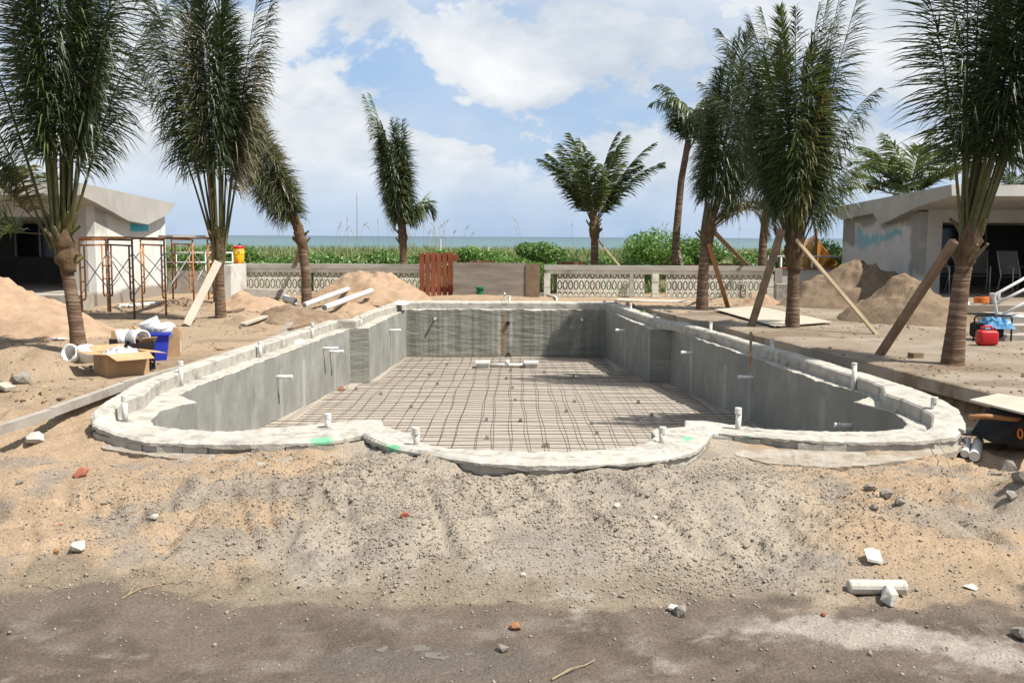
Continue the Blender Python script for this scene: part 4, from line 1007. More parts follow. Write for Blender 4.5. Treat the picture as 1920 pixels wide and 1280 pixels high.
# right wall: grey render smears over turquoise
for (xa, ya, xb, yb) in ((1652, 432, 1604, 468), (1694, 424, 1648, 456)):
    a = PX(xa, ya, XwR); b = PX(xb, yb, XwR); mask_box(M_whiteR, 'YZ', ((a.y, b.y), (b.z, a.z)), (.15, .33, .38), soft=.14, nscale=1.5, namp=.5, strength=.85)
a = PX(1722, 400, XwR); b = PX(1702, 520, XwR); mask_box(M_whiteR, 'YZ', ((a.y - .3, b.y), (b.z, a.z + .3)), (.25, .24, .22), soft=.15, nscale=2, namp=.3)
a = PX(1722, 380, XwR); b = PX(1570, 428, XwR); mask_box(M_whiteR, 'YZ', ((a.y - .3, b.y + .6), (b.z, a.z + .6)), (.235, .225, .205), soft=.12, nscale=1.6, namp=.45)
a = PX(1606, 420, XwR); b = PX(1572, 462, XwR); mask_box(M_whiteR, 'YZ', ((a.y, b.y + .6), (b.z, a.z + .6)), (.22, .21, .195), soft=.1, nscale=2.0, namp=.25)
# steps of the left porch
st = thing('porch_step', 'pale concrete porch step block in front of the left building', 'step', (-10.2, 21.0, 0))
m = MB(); m.box(-11.6, -9.12, 20.55, 21.5, -.08, .33); obj('step_block', m, M_curb, st)
# steps, handrail at the right porch
stp = thing('porch_stairs', 'concrete stairs leading up to the right porch', 'stairs', PY(1905, 640, 15.6))
for k in range(3):
    z0 = .02; m = MB(); xa = PY(1862 + k * 12, 600, 15.5 + k * .42).x; m.box(xa, xa + 2.6, 15.3 + k * .45, 15.3 + k * .45 + (.5 if k < 2 else 1.0), -.05, .12 + .11 * k); obj('step', m, M_curb, stp)
m = MB(); m.box(9.31 - 1.0, 14, 18.6, 22.0, -.1, .36); obj('landing', m, M_slab, stp)
rail = thing('handrail', 'white tube handrail beside the right porch stairs', 'handrail', PY(1868, 612, 15.4))
Yr = 15.45
for nm, pp in (('upper_rail', [(1872, 612), (1866, 568), (1864, 558), (1868, 551), (1960, 500)]), ('middle_rail', [(1866, 570), (1960, 523)]), ('lower_rail', [(1871, 594), (1960, 548)])):
    m = MB(); m.tube([PY(x, y, Yr) for x, y in pp], .022, 10); obj(nm, m, M_pvc, rail, True)
def patio_chair(px, Y, rot, label):
    p = PY(px, 500, Y); p.z = .36; t = thing('patio_chair', label, 'chair', p); R = Matrix.Rotation(rot, 3, 'Z')
    def tp(name, pts, r=.014, mt=M_galv):
        m = MB(); m.tube([R @ Vector(q) + p for q in pts], r, 6); obj(name, m, mt, t, True)
    for sx in (-.25, .25):
        tp('front_leg', [(sx, -.25, 0), (sx, -.23, .62), (sx, .2, .62)]); tp('back_leg', [(sx, .28, 0), (sx, .16, .42), (sx, .34, .98)])
    m = MB(); m.hexa([R @ Vector(q) + p for q in ((-.25, -.24, .40), (.25, -.24, .40), (.25, .2, .38), (-.25, .2, .38), (-.25, -.24, .42), (.25, -.24, .42), (.25, .2, .40), (-.25, .2, .40))]); obj('seat', m, M_dark, t)
    m = MB(); m.hexa([R @ Vector(q) + p for q in ((-.25, .19, .45), (.25, .19, .45), (.25, .21, .45), (-.25, .21, .45), (-.25, .33, .98), (.25, .33, .98), (.25, .35, .98), (-.25, .35, .98))]); obj('backrest', m, M_dark, t)
patio_chair(1778, 22.9, .5, 'light framed patio chair behind the palm trunk in the right porch')
patio_chair(1832, 22.9, -.3, 'light framed patio chair beside the dark door of the right porch')
patio_chair(1905, 22.4, .2, 'patio chair nearest the handrail in the right porch')

# ------------------------------------------------------------------ scaffold
def build_scaffold():
    zt = 1.50
    sc = thing('scaffold', 'rusty orange tube scaffold frames standing beside the left building wall', 'scaffold', PY(255, 590, 19.8))
    frames = [((150, 588), (200, 577), M_scaff), ((204, 577), (249, 600), M_scaffd), ((265, 568), (309, 585), M_scaff), ((323, 553), (362, 556), M_scaff), ((390, 548), (400, 552), M_scaff)]
    Yv = [(18.9, 20.6), (20.6, 18.7), (21.6, 19.6), (23.4, 22.0), (24.6, 23.2)]
    legs = []
    def tb(name, pts, r, mt): m = MB(); m.tube(pts, r, 7); obj(name, m, mt, sc, True)
    for (pa, pb, mt), (ya, yb) in zip(frames, Yv):
        a = PY(pa[0], 500, ya); b = PY(pb[0], 500, yb); a.z = gz(a.x, a.y) - .03; b.z = gz(b.x, b.y) - .03
        legs.append((a, b))
        A = Vector((a.x, a.y, zt)); B = Vector((b.x, b.y, zt)); d = (B - A).normalized()
        tb('post', [a, A], .020, mt); tb('post', [b, B], .020, M_scaffd if mt is M_scaffd else mt)
        tb('header', [A, B], .022, mt); tb('header', [A - Vector((0, 0, .11)), B - Vector((0, 0, .11))], .018, mt)
        for s, q, e in ((1, a, A), (-1, b, B)):
            i = d * s * .28; lo = q.z + .38
            tb('ladder_post', [e + i - Vector((0, 0, .11)), Vector((q.x, q.y, lo + .06)) + i, Vector((q.x, q.y, lo)) + i * .8, Vector((q.x, q.y, lo))], .018, mt)
            for z in (lo + .35, lo + .62): tb('rung', [Vector((q.x, q.y, z)), Vector((q.x, q.y, z)) + i], .014, mt)
    for (a0, b0), (a1, b1) in zip(legs[:-1], legs[1:]):
        for p, q in ((a0, a1), (b0, b1)):
            tb('cross_brace', [Vector((p.x, p.y, .45)), Vector((q.x, q.y, 1.25))], .011, M_galv); tb('cross_brace', [Vector((p.x, p.y, 1.25)), Vector((q.x, q.y, .45))], .011, M_galv)
    A = legs[0][0]; B = legs[1][1]
    tb('ledger', [Vector((A.x, A.y, zt + .04)), Vector((B.x, B.y, zt + .045))], .02, M_scaff)
    tb('ledger', [Vector((legs[1][1].x, legs[1][1].y, zt + .03)), Vector((legs[4][1].x, legs[4][1].y, zt + .03))], .02, M_scaffd)
    m = MB(); a = legs[2][1]; b = legs[4][0]; m.beam((a.x, a.y, zt + .07), (b.x, b.y, zt + .07), .22, .035); obj('plank', m, M_woodw, sc)
build_scaffold()
# rail and stub wall behind the scaffold
m = MB(); m.box(PY(316, 500, 27.0).x, PY(440, 500, 27.0).x, 26.95, 27.05, -.1, .62); tag(obj('garden_wall', m, M_curb), 'low rendered garden wall behind the scaffold', 'wall')
r2 = thing('white_railing', 'white tube railing above the low wall behind the scaffold', 'railing', PY(380, 500, 27.2))
for y in (474, 492):
    m = MB(); m.tube([PY(313, y, 27.2), PY(440, y, 27.2)], .022, 8); obj('rail', m, M_pvc, r2, True)
for x in (330, 385, 436):
    a = PY(x, 474, 27.2); m = MB(); m.tube([(a.x, 27.2, 0), a], .02, 8); obj('post', m, M_pvc, r2, True)
m = MB(); a = PY(428, 496, 25.2); m.box(a.x - .1, PY(436, 496, 25.2).x, 25.0, 26.5, -.1, PY(430, 497, 25.2).z); tag(obj('gate_pier', m, M_plain), 'white rendered pier beside the yellow cooler', 'pier')
# yellow drink cooler on the wall
p = PY(448, 496, 26.6); p.z = .85
cl = thing('drink_cooler', 'yellow round drink cooler with red lid standing on the garden wall', 'cooler', p)
m = MB(); m.lathe([(.125, 0), (.14, .02), (.148, .20), (.148, .24), (.152, .25), (.152, .27), (.146, .28), (.15, .38), (.148, .40)], 24, p); obj('tub', m, M_yellow, cl, True)
m = MB(); m.lathe([(.155, .402), (.158, .41), (.158, .445), (.12, .465), (.05, .47)], 24, p); obj('lid', m, M_redp, cl, True)
m = MB(); m.box(p.x + .03, p.x + .10, p.y - .157, p.y - .146, p.z + .31, p.z + .37); obj('label_plate', m, M_pvc, cl)
m = MB(); m.tube([(p.x, p.y - .13, p.z + .05), (p.x, p.y - .2, p.z + .05), (p.x, p.y - .2, p.z + .02)], .016, 8); obj('tap', m, M_redp, cl)

# ------------------------------------------------------------------ loose things
def box_at(name, c, w, d, h, rot, material, parent=None, tilt=(0, 0)):
    m = MB(); m.box(-w / 2, w / 2, -d / 2, d / 2, 0, h); R = Euler((tilt[0], tilt[1], rot)).to_matrix(); m.v = [tuple(R @ Vector(q) + Vector(c)) for q in m.v]
    return obj(name, m, material, parent)
def shell_box(name, label, cat, c, w, d, h, rot, material, t=.012, taper=0.0, floor=True, tilt=(0, 0)):
    """open box made of four sides and a bottom"""
    c = Vector(c); root = thing(name, label, cat, c); R = Euler((tilt[0], tilt[1], rot)).to_matrix()
    def part(n, pts, off):
        m = MB(); m.prism([R @ Vector(p) + c for p in pts], R @ Vector(off)); return obj(n, m, material, root)
    k = taper
    part('side', [(-w / 2, -d / 2, h), (w / 2, -d / 2, h), (w / 2 - k, -d / 2 + k, 0), (-w / 2 + k, -d / 2 + k, 0)], (0, t, 0))
    part('side', [(-w / 2, d / 2, h), (w / 2, d / 2, h), (w / 2 - k, d / 2 - k, 0), (-w / 2 + k, d / 2 - k, 0)], (0, -t, 0))
    part('side', [(-w / 2, -d / 2 + t, h), (-w / 2, d / 2 - t, h), (-w / 2 + k, d / 2 - k - t, 0), (-w / 2 + k, -d / 2 + k + t, 0)], (t, 0, 0))
    part('side', [(w / 2, -d / 2 + t, h), (w / 2, d / 2 - t, h), (w / 2 - k, d / 2 - k - t, 0), (w / 2 - k, -d / 2 + k + t, 0)], (-t, 0, 0))
    m = MB(); m.prism([R @ Vector(p) + c for p in ((-w / 2 + k + t, -d / 2 + k + t, .004), (w / 2 - k - t, -d / 2 + k + t, .004), (w / 2 - k - t, d / 2 - k - t, .004), (-w / 2 + k + t, d / 2 - k - t, .004))], R @ Vector((0, 0, .01))); obj('bottom', m, material, root)
    return root, R, c
def flap(root, R, c, a, b, out, L_, ang, material, t=.006):
    a = Vector(a); b = Vector(b); out = Vector(out).normalized(); d = out * math.cos(ang) + Vector((0, 0, 1)) * math.sin(ang)
    e = (b - a) * .05; P = [a, b, b + d * L_ - e, a + d * L_ + e]; nn = (b - a).cross(d).normalized() * t
    m = MB(); m.prism([R @ p + c for p in P], R @ nn); obj('flap', m, material, root)
# open cardboard box with plastic film
g = on_ground(212, 706); g.z += .0
bx, R, c = shell_box('cardboard_box', 'open cardboard box with spread flaps holding clear plastic film', 'box', g + Vector((0, .25, -.04)), .48, .42, .30, .75, M_card)
flap(bx, R, c, (-.24, -.21, .30), (.24, -.21, .30), (0, -1, 0), .22, -.25, M_card); flap(bx, R, c, (.24, -.21, .30), (.24, .21, .30), (1, 0, 0), .22, -.15, M_card)
flap(bx, R, c, (-.24, .21, .30), (-.24, -.21, .30), (-1, 0, 0), .22, .1, M_card); flap(bx, R, c, (.24, .21, .30), (-.24, .21, .30), (0, 1, 0), .22, .2, M_card)
def crumple(name, label, cat, c, sx, sy, sz, material, n=16, seed=0, parent=None):
    rg = np.random.default_rng(seed); m = MB()
    for j in range(n):
        for i in range(n):
            u = i / (n - 1) - .5; v = j / (n - 1) - .5; r = max(abs(u), abs(v)) * 2
            m.v.append((c[0] + u * sx + rg.uniform(-.2, .2) * sx / n, c[1] + v * sy + rg.uniform(-.2, .2) * sy / n, c[2] + sz * (1 - r ** 3) * (.45 + .55 * rg.random())))
    for j in range(n - 1):
        for i in range(n - 1): a = j * n + i; m.f.append((a, a + 1, a + n + 1, a + n))
    o = obj(name, m, material, parent)
    return tag(o, label, cat) if label else o
crumple('plastic_film', 'crumpled clear plastic film inside the open cardboard box', 'plastic film', (c.x, c.y, c.z + .22), .40, .40, .16, M_plast, 14, 5)
# second cardboard box beside it, folded open
g = on_ground(250, 690); bx, R, c = shell_box('cardboard_box', 'torn brown carton between the open box and the black crate', 'box', g + Vector((0, .1, -.02)), .24, .26, .24, -.5, M_card)
flap(bx, R, c, (.12, -.13, .24), (.12, .13, .24), (1, 0, 0), .2, .9, M_card); flap(bx, R, c, (-.12, -.13, .24), (.12, -.13, .24), (0, -1, 0), .14, .3, M_card)
# black milk crate
def milk_crate(px, py, label, material, w=.33, h=.29, rot=.35):
    g = on_ground(px, py); root = thing('plastic_crate', label, 'crate', g); R = Matrix.Rotation(rot, 3, 'Z')
    for k in range(6):
        z = .01 + k * (h - .03) / 5
        for a in range(4):
            Q = Matrix.Rotation(a * math.pi / 2, 3, 'Z'); m = MB(); m.box(-w / 2 + .0125, w / 2 - .0125, -w / 2, -w / 2 + .012, z, z + (.022 if k < 5 else .05)); m.v = [tuple(R @ (Q @ Vector(q)) + g) for q in m.v]; obj('slat', m, material, root)
    for a in range(4):
        Q = Matrix.Rotation(a * math.pi / 2, 3, 'Z')
        m = MB(); m.box(-w / 2 - .003, -w / 2 + .024, -w / 2 - .003, -w / 2 + .024, 0, h + .022); m.v = [tuple(R @ (Q @ Vector(q)) + g) for q in m.v]; obj('corner_post', m, material, root)
    m = MB(); m.box(-w / 2 + .02, w / 2 - .02, -w / 2 + .02, w / 2 - .02, .0, .012); m.v = [tuple(R @ Vector(q) + g) for q in m.v]; obj('bottom', m, material, root)
    return g
milk_crate(264, 690, 'black slatted plastic crate beside the blue bin', M_black)
# blue bin with rim
g = on_ground(284, 677); bx, R, c = shell_box('plastic_bin', 'bright blue plastic bin full of white pipe fittings', 'bin', g + Vector((0, .15, -.01)), .36, .36, .36, .3, M_blue, .01, .045)
for a in range(4):
    Q = Matrix.Rotation(a * math.pi / 2, 3, 'Z'); m = MB(); m.box(-.205, .205 - .026, -.205, -.18, .345, .375); m.v = [tuple(R @ (Q @ Vector(q)) + c) for q in m.v]; obj('rim', m, M_blue, bx)
BIN = c.copy()
g = on_ground(303, 672); bx, R, c = shell_box('cardboard_box', 'tall narrow carton with a white label leaning beside the blue bin', 'box', g + Vector((.05, .35, -.01)), .16, .34, .36, .25, M_card)
m = MB(); m.prism([R @ Vector(p) + c for p in ((.0815, -.1, .05), (.0815, .06, .05), (.0815, .06, .2), (.0815, -.1, .2))], R @ Vector((.003, 0, 0))); obj('paper_label', m, M_pvc, bx)
g = on_ground(228, 652); bx, R, c = shell_box('plastic_bin', 'dark blue tray holding small cartons behind the pipe fittings', 'bin', g + Vector((0, .2, -.02)), .42, .32, .14, .2, M_black, .01)
box_at('small_carton', c + Vector((-.08, 0, .016)), .22, .24, .24, .2, M_card); bpy.context.view_layer.update()
tag(bpy.data.objects['small_carton'], 'pale carton standing in the dark tray', 'box')
o = box_at('small_carton', c + Vector((.12, .02, .016)), .14, .2, .26, .6, M_card, tilt=(.1, .2)); tag(o, 'little tilted carton against the tray end', 'box')
# white fittings
def fitting(name, label, a, b, r, fl=1.18, cat='pipe fitting', mt=None):
    a = Vector(a); b = Vector(b); d = (b - a); L_ = d.length; d.normalize(); q = d.to_track_quat('Z', 'Y').to_matrix()
    root = thing(name, label, cat, a)
    m = MB(); m.lathe([(r * .9, 0), (r, 0), (r, L_ * .45), (r * fl, L_ * .55), (r * fl, L_), (r * fl * .88, L_), (r * .86, L_ * .5), (r * .86, .01)], 22, a, q, False, False); obj('body', m, mt or M_pvc, root, True)
    m = MB(); m.lathe([(r * fl * 1.04, L_ * .86), (r * fl * 1.04, L_ * 1.005), (r * fl * .9, L_ * 1.005)], 22, a, q, False, False); obj('collar', m, mt or M_pvc, root, True)
    return root
fitting('pipe_fitting', 'wide white pipe coupling standing on top of the blue bin', BIN + Vector((.02, .02, .30)), BIN + Vector((-.08, -.02, .52)), .105)
fitting('pipe_fitting', 'white pipe bend sticking out of the blue bin', BIN + Vector((.12, .04, .28)), BIN + Vector((.10, .0, .46)), .10)
cr = on_ground(252, 688)
fitting('pipe_fitting', 'white flared pipe coupling lying on the black crate, mouth to the right', cr + Vector((-.06, .12, .36)), cr + Vector((.11, .0, .34)), .095)
fitting('pipe_fitting', 'white flared pipe coupling leaning on the carton beside the black crate', cr + Vector((-.10, .16, .36)), cr + Vector((-.24, .1, .33)), .095)
g = on_ground(137, 680); fitting('pipe_fitting', 'white pipe coupling lying mouth up at the palm foot', g + Vector((.02, .1, .06)), g + Vector((-.03, -.05, .13)), .10)
g = on_ground(156, 681); fitting('pipe_fitting', 'white pipe cap leaning against the palm foot', g + Vector((.02, .05, .02)), g + Vector((.05, -.0, .2)), .09)
def pipe(label, a, b, r, material=None, inner=True, name='plastic_pipe'):
    a = Vector(a); b = Vector(b); d = b - a; q = d.normalized().to_track_quat('Z', 'Y').to_matrix(); L_ = d.length
    m = MB(); m.lathe([(r * .86, L_ * .02), (r * .86, 0), (r, 0), (r, L_), (r * .86, L_), (r * .86, L_ * .9)], 16, a, q, True, True); return tag(obj(name, m, material or M_pvc, smooth=False), label, 'pipe')
pipe('short white pipe lying from the blue bin towards the pale plank', BIN + Vector((.06, .25, .42)), PY(321, 613, BIN.y + .75), .06)
pipe('long white pipe with its end against the crooked palm foot', PY(570, 572, 20.6), PY(652, 542, 24.4), .058)
pipe('long white pipe propped on the sand heap nearer the pool', PY(608, 577, 19.8), PY(696, 545, 24.0), .062)
g = on_ground(545, 572); fitting('pipe_fitting', 'white pipe elbow lying in front of the crooked palm', g + Vector((-.14, .1, .14)), g + Vector((.12, .0, .08)), .07)
g = on_ground(532, 572); fitting('pipe_fitting', 'white upright pipe stub behind the brown earth mound', g + Vector((0, .15, .0)), g + Vector((.02, .15, .22)), .07)
# white concrete beam and stones near the wall
g = PY(498, 552, 25.0); m = MB(); m.hexa([(g.x - .58, 24.9, .06), (g.x + .5, 24.9, .02), (g.x + .5, 25.25, .02), (g.x - .58, 25.25, .06), (g.x - .55, 24.95, .26), (g.x + .46, 24.95, .22), (g.x + .46, 25.2, .22), (g.x - .55, 25.2, .26)]); tag(obj('concrete_beam', m, M_curb), 'pale precast concrete beam lying before the breeze block wall', 'beam')
# tools and papers on the pool ledge
def rock(px, py, s, material, label, cat='stone', flat=.6, seed=0, p=None, name='stone', grp=None):
    rg = np.random.default_rng(seed + int(px)); g = p or on_ground(px, py); m = MB()
    n = 26; pts = rg.normal(size=(n, 3)); pts /= np.linalg.norm(pts, axis=1)[:, None]; pts *= rg.uniform(.8, 1.15, (n, 1)); pts *= np.array([1, rg.uniform(.6, .95), flat]) * s
    import bmesh
    bm = bmesh.new(); vs = [bm.verts.new(tuple(q)) for q in pts]; bmesh.ops.convex_hull(bm, input=vs); bmesh.ops.delete(bm, geom=[v for v in bm.verts if not v.link_faces], context='VERTS')
    bm.verts.ensure_lookup_table(); a = rg.uniform(0, 6.28); R = Matrix.Rotation(a, 3, 'Z')
    m.v = [tuple(R @ v.co + g + Vector((0, 0, s * flat * .55))) for v in bm.verts]; m.f = [tuple(v.index for v in f.verts) for f in bm.faces]; bm.free()
    return tag(obj(name, m, material), label, cat, grp)
crumple('paper_sheet', 'crumpled white sheet lying on the left pool ledge', 'paper', (PZ(556, 640, ZL).x, PZ(556, 642, ZL).y, ZL + .004), .30, .5, .07, M_pvc, 12, 8)
crumple('paper_sheet', 'white plastic sheet hanging on the far left coping corner', 'paper', (PZ(752, 571, .05).x, PZ(752, 571, .05).y, .06), .32, .5, .10, M_plast, 10, 9)
crumple('paper_sheet', 'pale paper scrap on the right pool ledge end', 'paper', (PZ(1772, 793, ZL + .06).x, PZ(1772, 793, ZL + .06).y, ZL + .065), .16, .08, .02, M_plast, 8, 10)
g = PZ(1208, 598, ZL); crumple('weed_clump', 'pale green weed clump growing on the right pool ledge', 'weed', (g.x - .03, g.y, ZL + .002), .22, .25, .2, M_bush2, 12, 12)
rock(0, 0, .03, M_stone, 'small white mortar crumb on the right pool ledge', p=PZ(1680, 772, ZL), seed=3)
rock(0, 0, .10, M_brick, 'brown broken stone on the pool floor beside the left pier', p=PZ(640, 733, floor_z(17.5)), seed=4)
# green valve box and tap behind the far coping
g = on_ground(900, 562); vb = thing('valve_box', 'small green plastic valve box behind the far pool coping', 'valve box', g + Vector((0, 0, .0)))
m = MB(); m.lathe([(.10, 0), (.085, .16)], 14, g); obj('body', m, M_greenp, vb); m = MB(); m.lathe([(.12, .161), (.12, .2), (.05, .215)], 14, g); obj('lid', m, M_greenp, vb)
g = on_ground(946, 563); tp = thing('water_tap', 'grey standpipe tap behind the far pool coping', 'tap', g); m = MB(); m.tube([g, g + Vector((0, 0, .30))], .022, 8); obj('pipe', m, M_pvcd, tp, True)
m = MB(); m.tube([g + Vector((0, -.05, .24)), g + Vector((0, .05, .24))], .03, 8); obj('valve', m, M_galv, tp); m = MB(); m.tube([g + Vector((0, 0, .30)), g + Vector((-.03, 0, .38))], .012, 6); obj('handle', m, M_galv, tp)
m = MB(); pts = [on_ground(x, y) + Vector((0, 0, .04)) for x, y in ((1014, 553), (1030, 556), (1040, 559), (1044, 563), (1043, 567))]; m.tube(pts, .03, 8); tag(obj('bent_pipe', m, M_pvcd, smooth=True), 'bent white hose lying at the corner of the breeze block wall', 'hose')
# plywood sheets lying on the right deck
def sheet(pxs, label, material, z=.05, th=.015):
    P = [PZ(x, y, z) for x, y in pxs]; m = MB(); m.prism([(p.x, p.y, z + jit(.006)) for p in P], (0, 0, th)); return tag(obj('plywood_sheet', m, material), label, 'plywood')
sheet([(1340, 580), (1420, 575), (1560, 604), (1452, 612)], 'grey plywood sheet lying on the deck behind the full palm', M_woodw, .07)
sheet([(1160, 561), (1290, 563), (1300, 567), (1150, 565)], 'thin plywood strip lying before the breeze block wall', M_woodw, .09)
# kerb-side scraps on the left
for k, (x0, y0, x1, y1, lab) in enumerate(((455, 612, 498, 599, 'brown scrap board lying by the brown earth mound'), (520, 636, 545, 612, 'grey form board leaning in the left trench'), (545, 629, 580, 613, 'dark form board lying in the left trench'), (20, 735, 2, 729, 'short pale offcut on the left sand'), (430, 588, 485, 576, 'long dark board lying behind the earth mound'))):
    a = on_ground(x0, y0) + Vector((0, 0, .035)); b = on_ground(x1, y1) + Vector((0, 0, .06)); m = MB(); m.beam(a, b, .12, .035); tag(obj('scrap_board', m, (M_woodw, M_woodg, M_woodd, M_woodw, M_woodd)[k]), lab, 'board')
for x0, y0, x1, y1, lab in ((216, 577, 292, 573, 'white trim board lying under the scaffold'), (222, 574, 300, 569, 'second white trim board lying under the scaffold, nearer the wall')):
    a = on_ground(x0, y0) + Vector((0, 0, .03)); b = on_ground(x1, y1) + Vector((0, 0, .04)); m = MB(); m.beam(a, b, .09, .03); tag(obj('trim_board', m, M_pvc), lab, 'board')
g = on_ground(85, 742); box_at('timber_peg', g - Vector((0, 0, .03)), .06, .05, .14, .3, M_woodl); tag(bpy.data.objects['timber_peg'], 'short pale timber peg standing in the sand by the kerb', 'peg')
g = on_ground(110, 638); m = MB(); m.prism([g + Vector(q) for q in ((-.10, -.08, .01), (.04, -.12, .03), (.12, .0, .02), (.03, .1, .01), (-.11, .05, .02))], (0, 0, .025)); tag(obj('foam_scrap', m, M_pvc), 'flat white foam scrap on the sand behind the first palm', 'scrap')
# ------------------------------------------------------------------ right side things
g = PY(1851, 622, 14.6); g.z = .04
can = thing('fuel_can', 'red plastic fuel can standing beside the handrail foot', 'fuel can', g)
def rbox(w, d, h, c, bev=.03):
    import bmesh
    bm = bmesh.new(); bmesh.ops.create_cube(bm, size=1.0)
    for v in bm.verts: v.co = Vector((v.co.x * w, v.co.y * d, (v.co.z + .5) * h))
    bmesh.ops.bevel(bm, geom=list(bm.edges), offset=bev, segments=3, affect='EDGES', profile=.5)
    m = MB(); bm.verts.ensure_lookup_table(); m.v = [tuple(v.co + Vector(c)) for v in bm.verts]; m.f = [tuple(v.index for v in f.verts) for f in bm.faces]; bm.free(); return m
m = rbox(.28, .20, .22, g, .04); obj('body', m, M_redp, can, True)
m = MB(); m.tube([g + Vector(q) for q in ((-.09, 0, .19), (-.08, 0, .265), (-.03, 0, .28), (.05, 0, .275), (.10, 0, .2))], .018, 8); obj('handle', m, M_redp, can, True)
m = MB(); m.lathe([(.03, .2), (.03, .25), (.02, .255)], 12, g + Vector((.11, .04, 0))); obj('cap', m, M_black, can)
g2 = PY(1850, 612, 15.4); g2.z = .03
gen = thing('generator', 'small dark generator with a blue cloth on top behind the fuel can', 'generator', g2)
m = rbox(.42, .32, .24, g2 + Vector((0, 0, .04)), .05); obj('engine', m, M_black, gen, True)
for s_ in (-1, 1):
    m = MB(); m.tube([g2 + Vector((-.28, s_ * .18, 0)), g2 + Vector((-.28, s_ * .18, .36)), g2 + Vector((-.24, s_ * .18, .40)), g2 + Vector((.26, s_ * .18, .40)), g2 + Vector((.3, s_ * .18, .36)), g2 + Vector((.3, s_ * .18, 0))], .014, 8); obj('frame_tube', m, M_black, gen, True)
crumple('blue_cloth', 'crumpled blue tarp thrown over the small generator', 'tarp', (g2.x + .10, g2.y - .06, g2.z + .20), .50, .40, .20, M_tarp, 14, 14)
m = MB(); m.tube([PY(1884, 596, 15.6), PY(1905, 593, 15.6), PY(1925, 600, 15.6)], .045, 10); tag(obj('drain_hose', m, M_pvcd, smooth=True), 'thick grey hose lying on the porch stairs', 'hose')
# clutter on the porch landing
q = PY(1840, 560, 18.9); q.z = .365
m = MB(); pts = []
for k in range(60):
    a = k * .55; pts.append(q + Vector((.13 * math.cos(a), .12 * math.sin(a), .02 + .002 * k))); 
m.tube(pts, .012, 5); tag(obj('cable_coil', m, M_orange, smooth=True), 'coiled orange cable on the right porch landing', 'cable')
q2 = q + Vector((.28, .05, 0)); m = MB(); m.lathe([(.09, 0), (.10, .2), (.10, .21), (.085, .21), (.08, .02)], 16, q2, None, True, False); tag(obj('plastic_bucket', m, M_plast, smooth=True), 'small translucent bucket beside the orange cable', 'bucket')
crumple('cement_bag', 'white crumpled bag at the edge of the porch landing', 'bag', (q.x - .42, q.y, .364), .3, .3, .18, M_pvcd, 10, 15)
g = on_ground(1716, 682); m = MB(); box_at('timber_offcut', g + Vector((0, 0, .01)), .16, .12, .14, .3, M_woodd); tag(bpy.data.objects['timber_offcut'], 'square timber offcut beside the big palm foot', 'block')
g = on_ground(1158 + 0, 588); 
rock(1388, 590, .05, M_brick, 'small brown clod lying beside the orange prop board foot', seed=5)
# wheelbarrow, tub towards the camera, a pale board across it
def wheelbarrow():
    Yb = 8.6; X0 = PY(1852, 800, Yb).x; z0 = gz(X0 + .5, Yb); zt = .10; zbm = -.24
    w = thing('wheelbarrow', 'black tub wheelbarrow with orange wooden handle beside the pool rim', 'wheelbarrow', (X0 + .45, Yb, z0))
    def ring(x0, x1, y0, y1, z): return [(x0, y0, z), (x1, y0, z), (x1, y1, z), (x0, y1, z)]
    m = MB(); lo = ring(X0 + .10, X0 + .80, Yb - .10, Yb + .35, zbm); hi = ring(X0 + .28, X0 + 1.25, Yb - .18, Yb + .52, zt)
    lo[0] = (X0 + .0, Yb - .12, zbm + .07); lo[3] = (X0 + .02, Yb + .35, zbm + .07)
    li = ring(X0 + .14, X0 + .78, Yb - .08, Yb + .33, zbm + .02); hi2 = ring(X0 + .30, X0 + 1.23, Yb - .16, Yb + .50, zt)
    m.v = lo + hi + hi2 + li; m.f = [(3, 2, 1, 0)] + [(a, (a + 1) % 4, 4 + (a + 1) % 4, 4 + a) for a in range(4)] + [(4 + a, 4 + (a + 1) % 4, 8 + (a + 1) % 4, 8 + a) for a in range(4)] + [(8 + a, 8 + (a + 1) % 4, 12 + (a + 1) % 4, 12 + a) for a in range(4)] + [(12, 13, 14, 15)]
    tub = obj('tub', m, M_black, w)
    m = MB(); c = Vector((X0 + .205, Yb - .158, -.075)); tor = []
    q = Euler((math.radians(77), 0, 0)).to_matrix()
    m.tube([c + q @ Vector((.020 * math.cos(a), .040 * math.sin(a), .004)) for a in np.linspace(0, 2 * math.pi, 20)], .007, 6); obj('oval_emblem', m, M_orange, tub)
    for s_, yy in ((0, Yb - .12), (1, Yb + .40)):
        m = MB(); m.tube([(X0 - .20 + s_ * .42, yy + .05, .055), (X0 - .05 + s_ * .3, yy + .05, .06), (X0 + .3 + s_ * .1, yy, .03), (X0 + 1.3, yy, -.10)], [.022, .024, .022, .02], 8); obj('handle', m, M_woodo, w, True)
        m = MB(); m.tube([(X0 + .35, yy, .0), (X0 + .40, yy, z0 + .01), (X0 + .62, yy, z0 + .01), (X0 + .75, yy, zbm)], .012, 6); obj('leg', m, M_galv, w, True)
    m = MB(); m.lathe([(.05, -.04), (.17, -.045), (.19, -.02), (.19, .02), (.17, .045), (.05, .04)], 22, (X0 + 1.45, Yb + .14, z0 + .19), Matrix.Rotation(math.pi / 2, 3, 'X')); obj('wheel', m, M_black, w, True)
    P = [PZ(x, y, .135) for x, y in ((1818, 752), (1872, 741), (1990, 757), (1990, 795))]
    m = MB(); m.prism([(p.x, p.y, .135 + .0) for p in P], (0, 0, .018)); tag(obj('timber_board', m, M_woodw), 'pale grey board laid across the black wheelbarrow', 'board')
wheelbarrow()
a = on_ground(1806, 862); pipe('white plastic pipe lying in the pit beside the pool corner', a + Vector((.02, .02, .05)), a + Vector((.22, .42, .09)), .035, M_pvc)
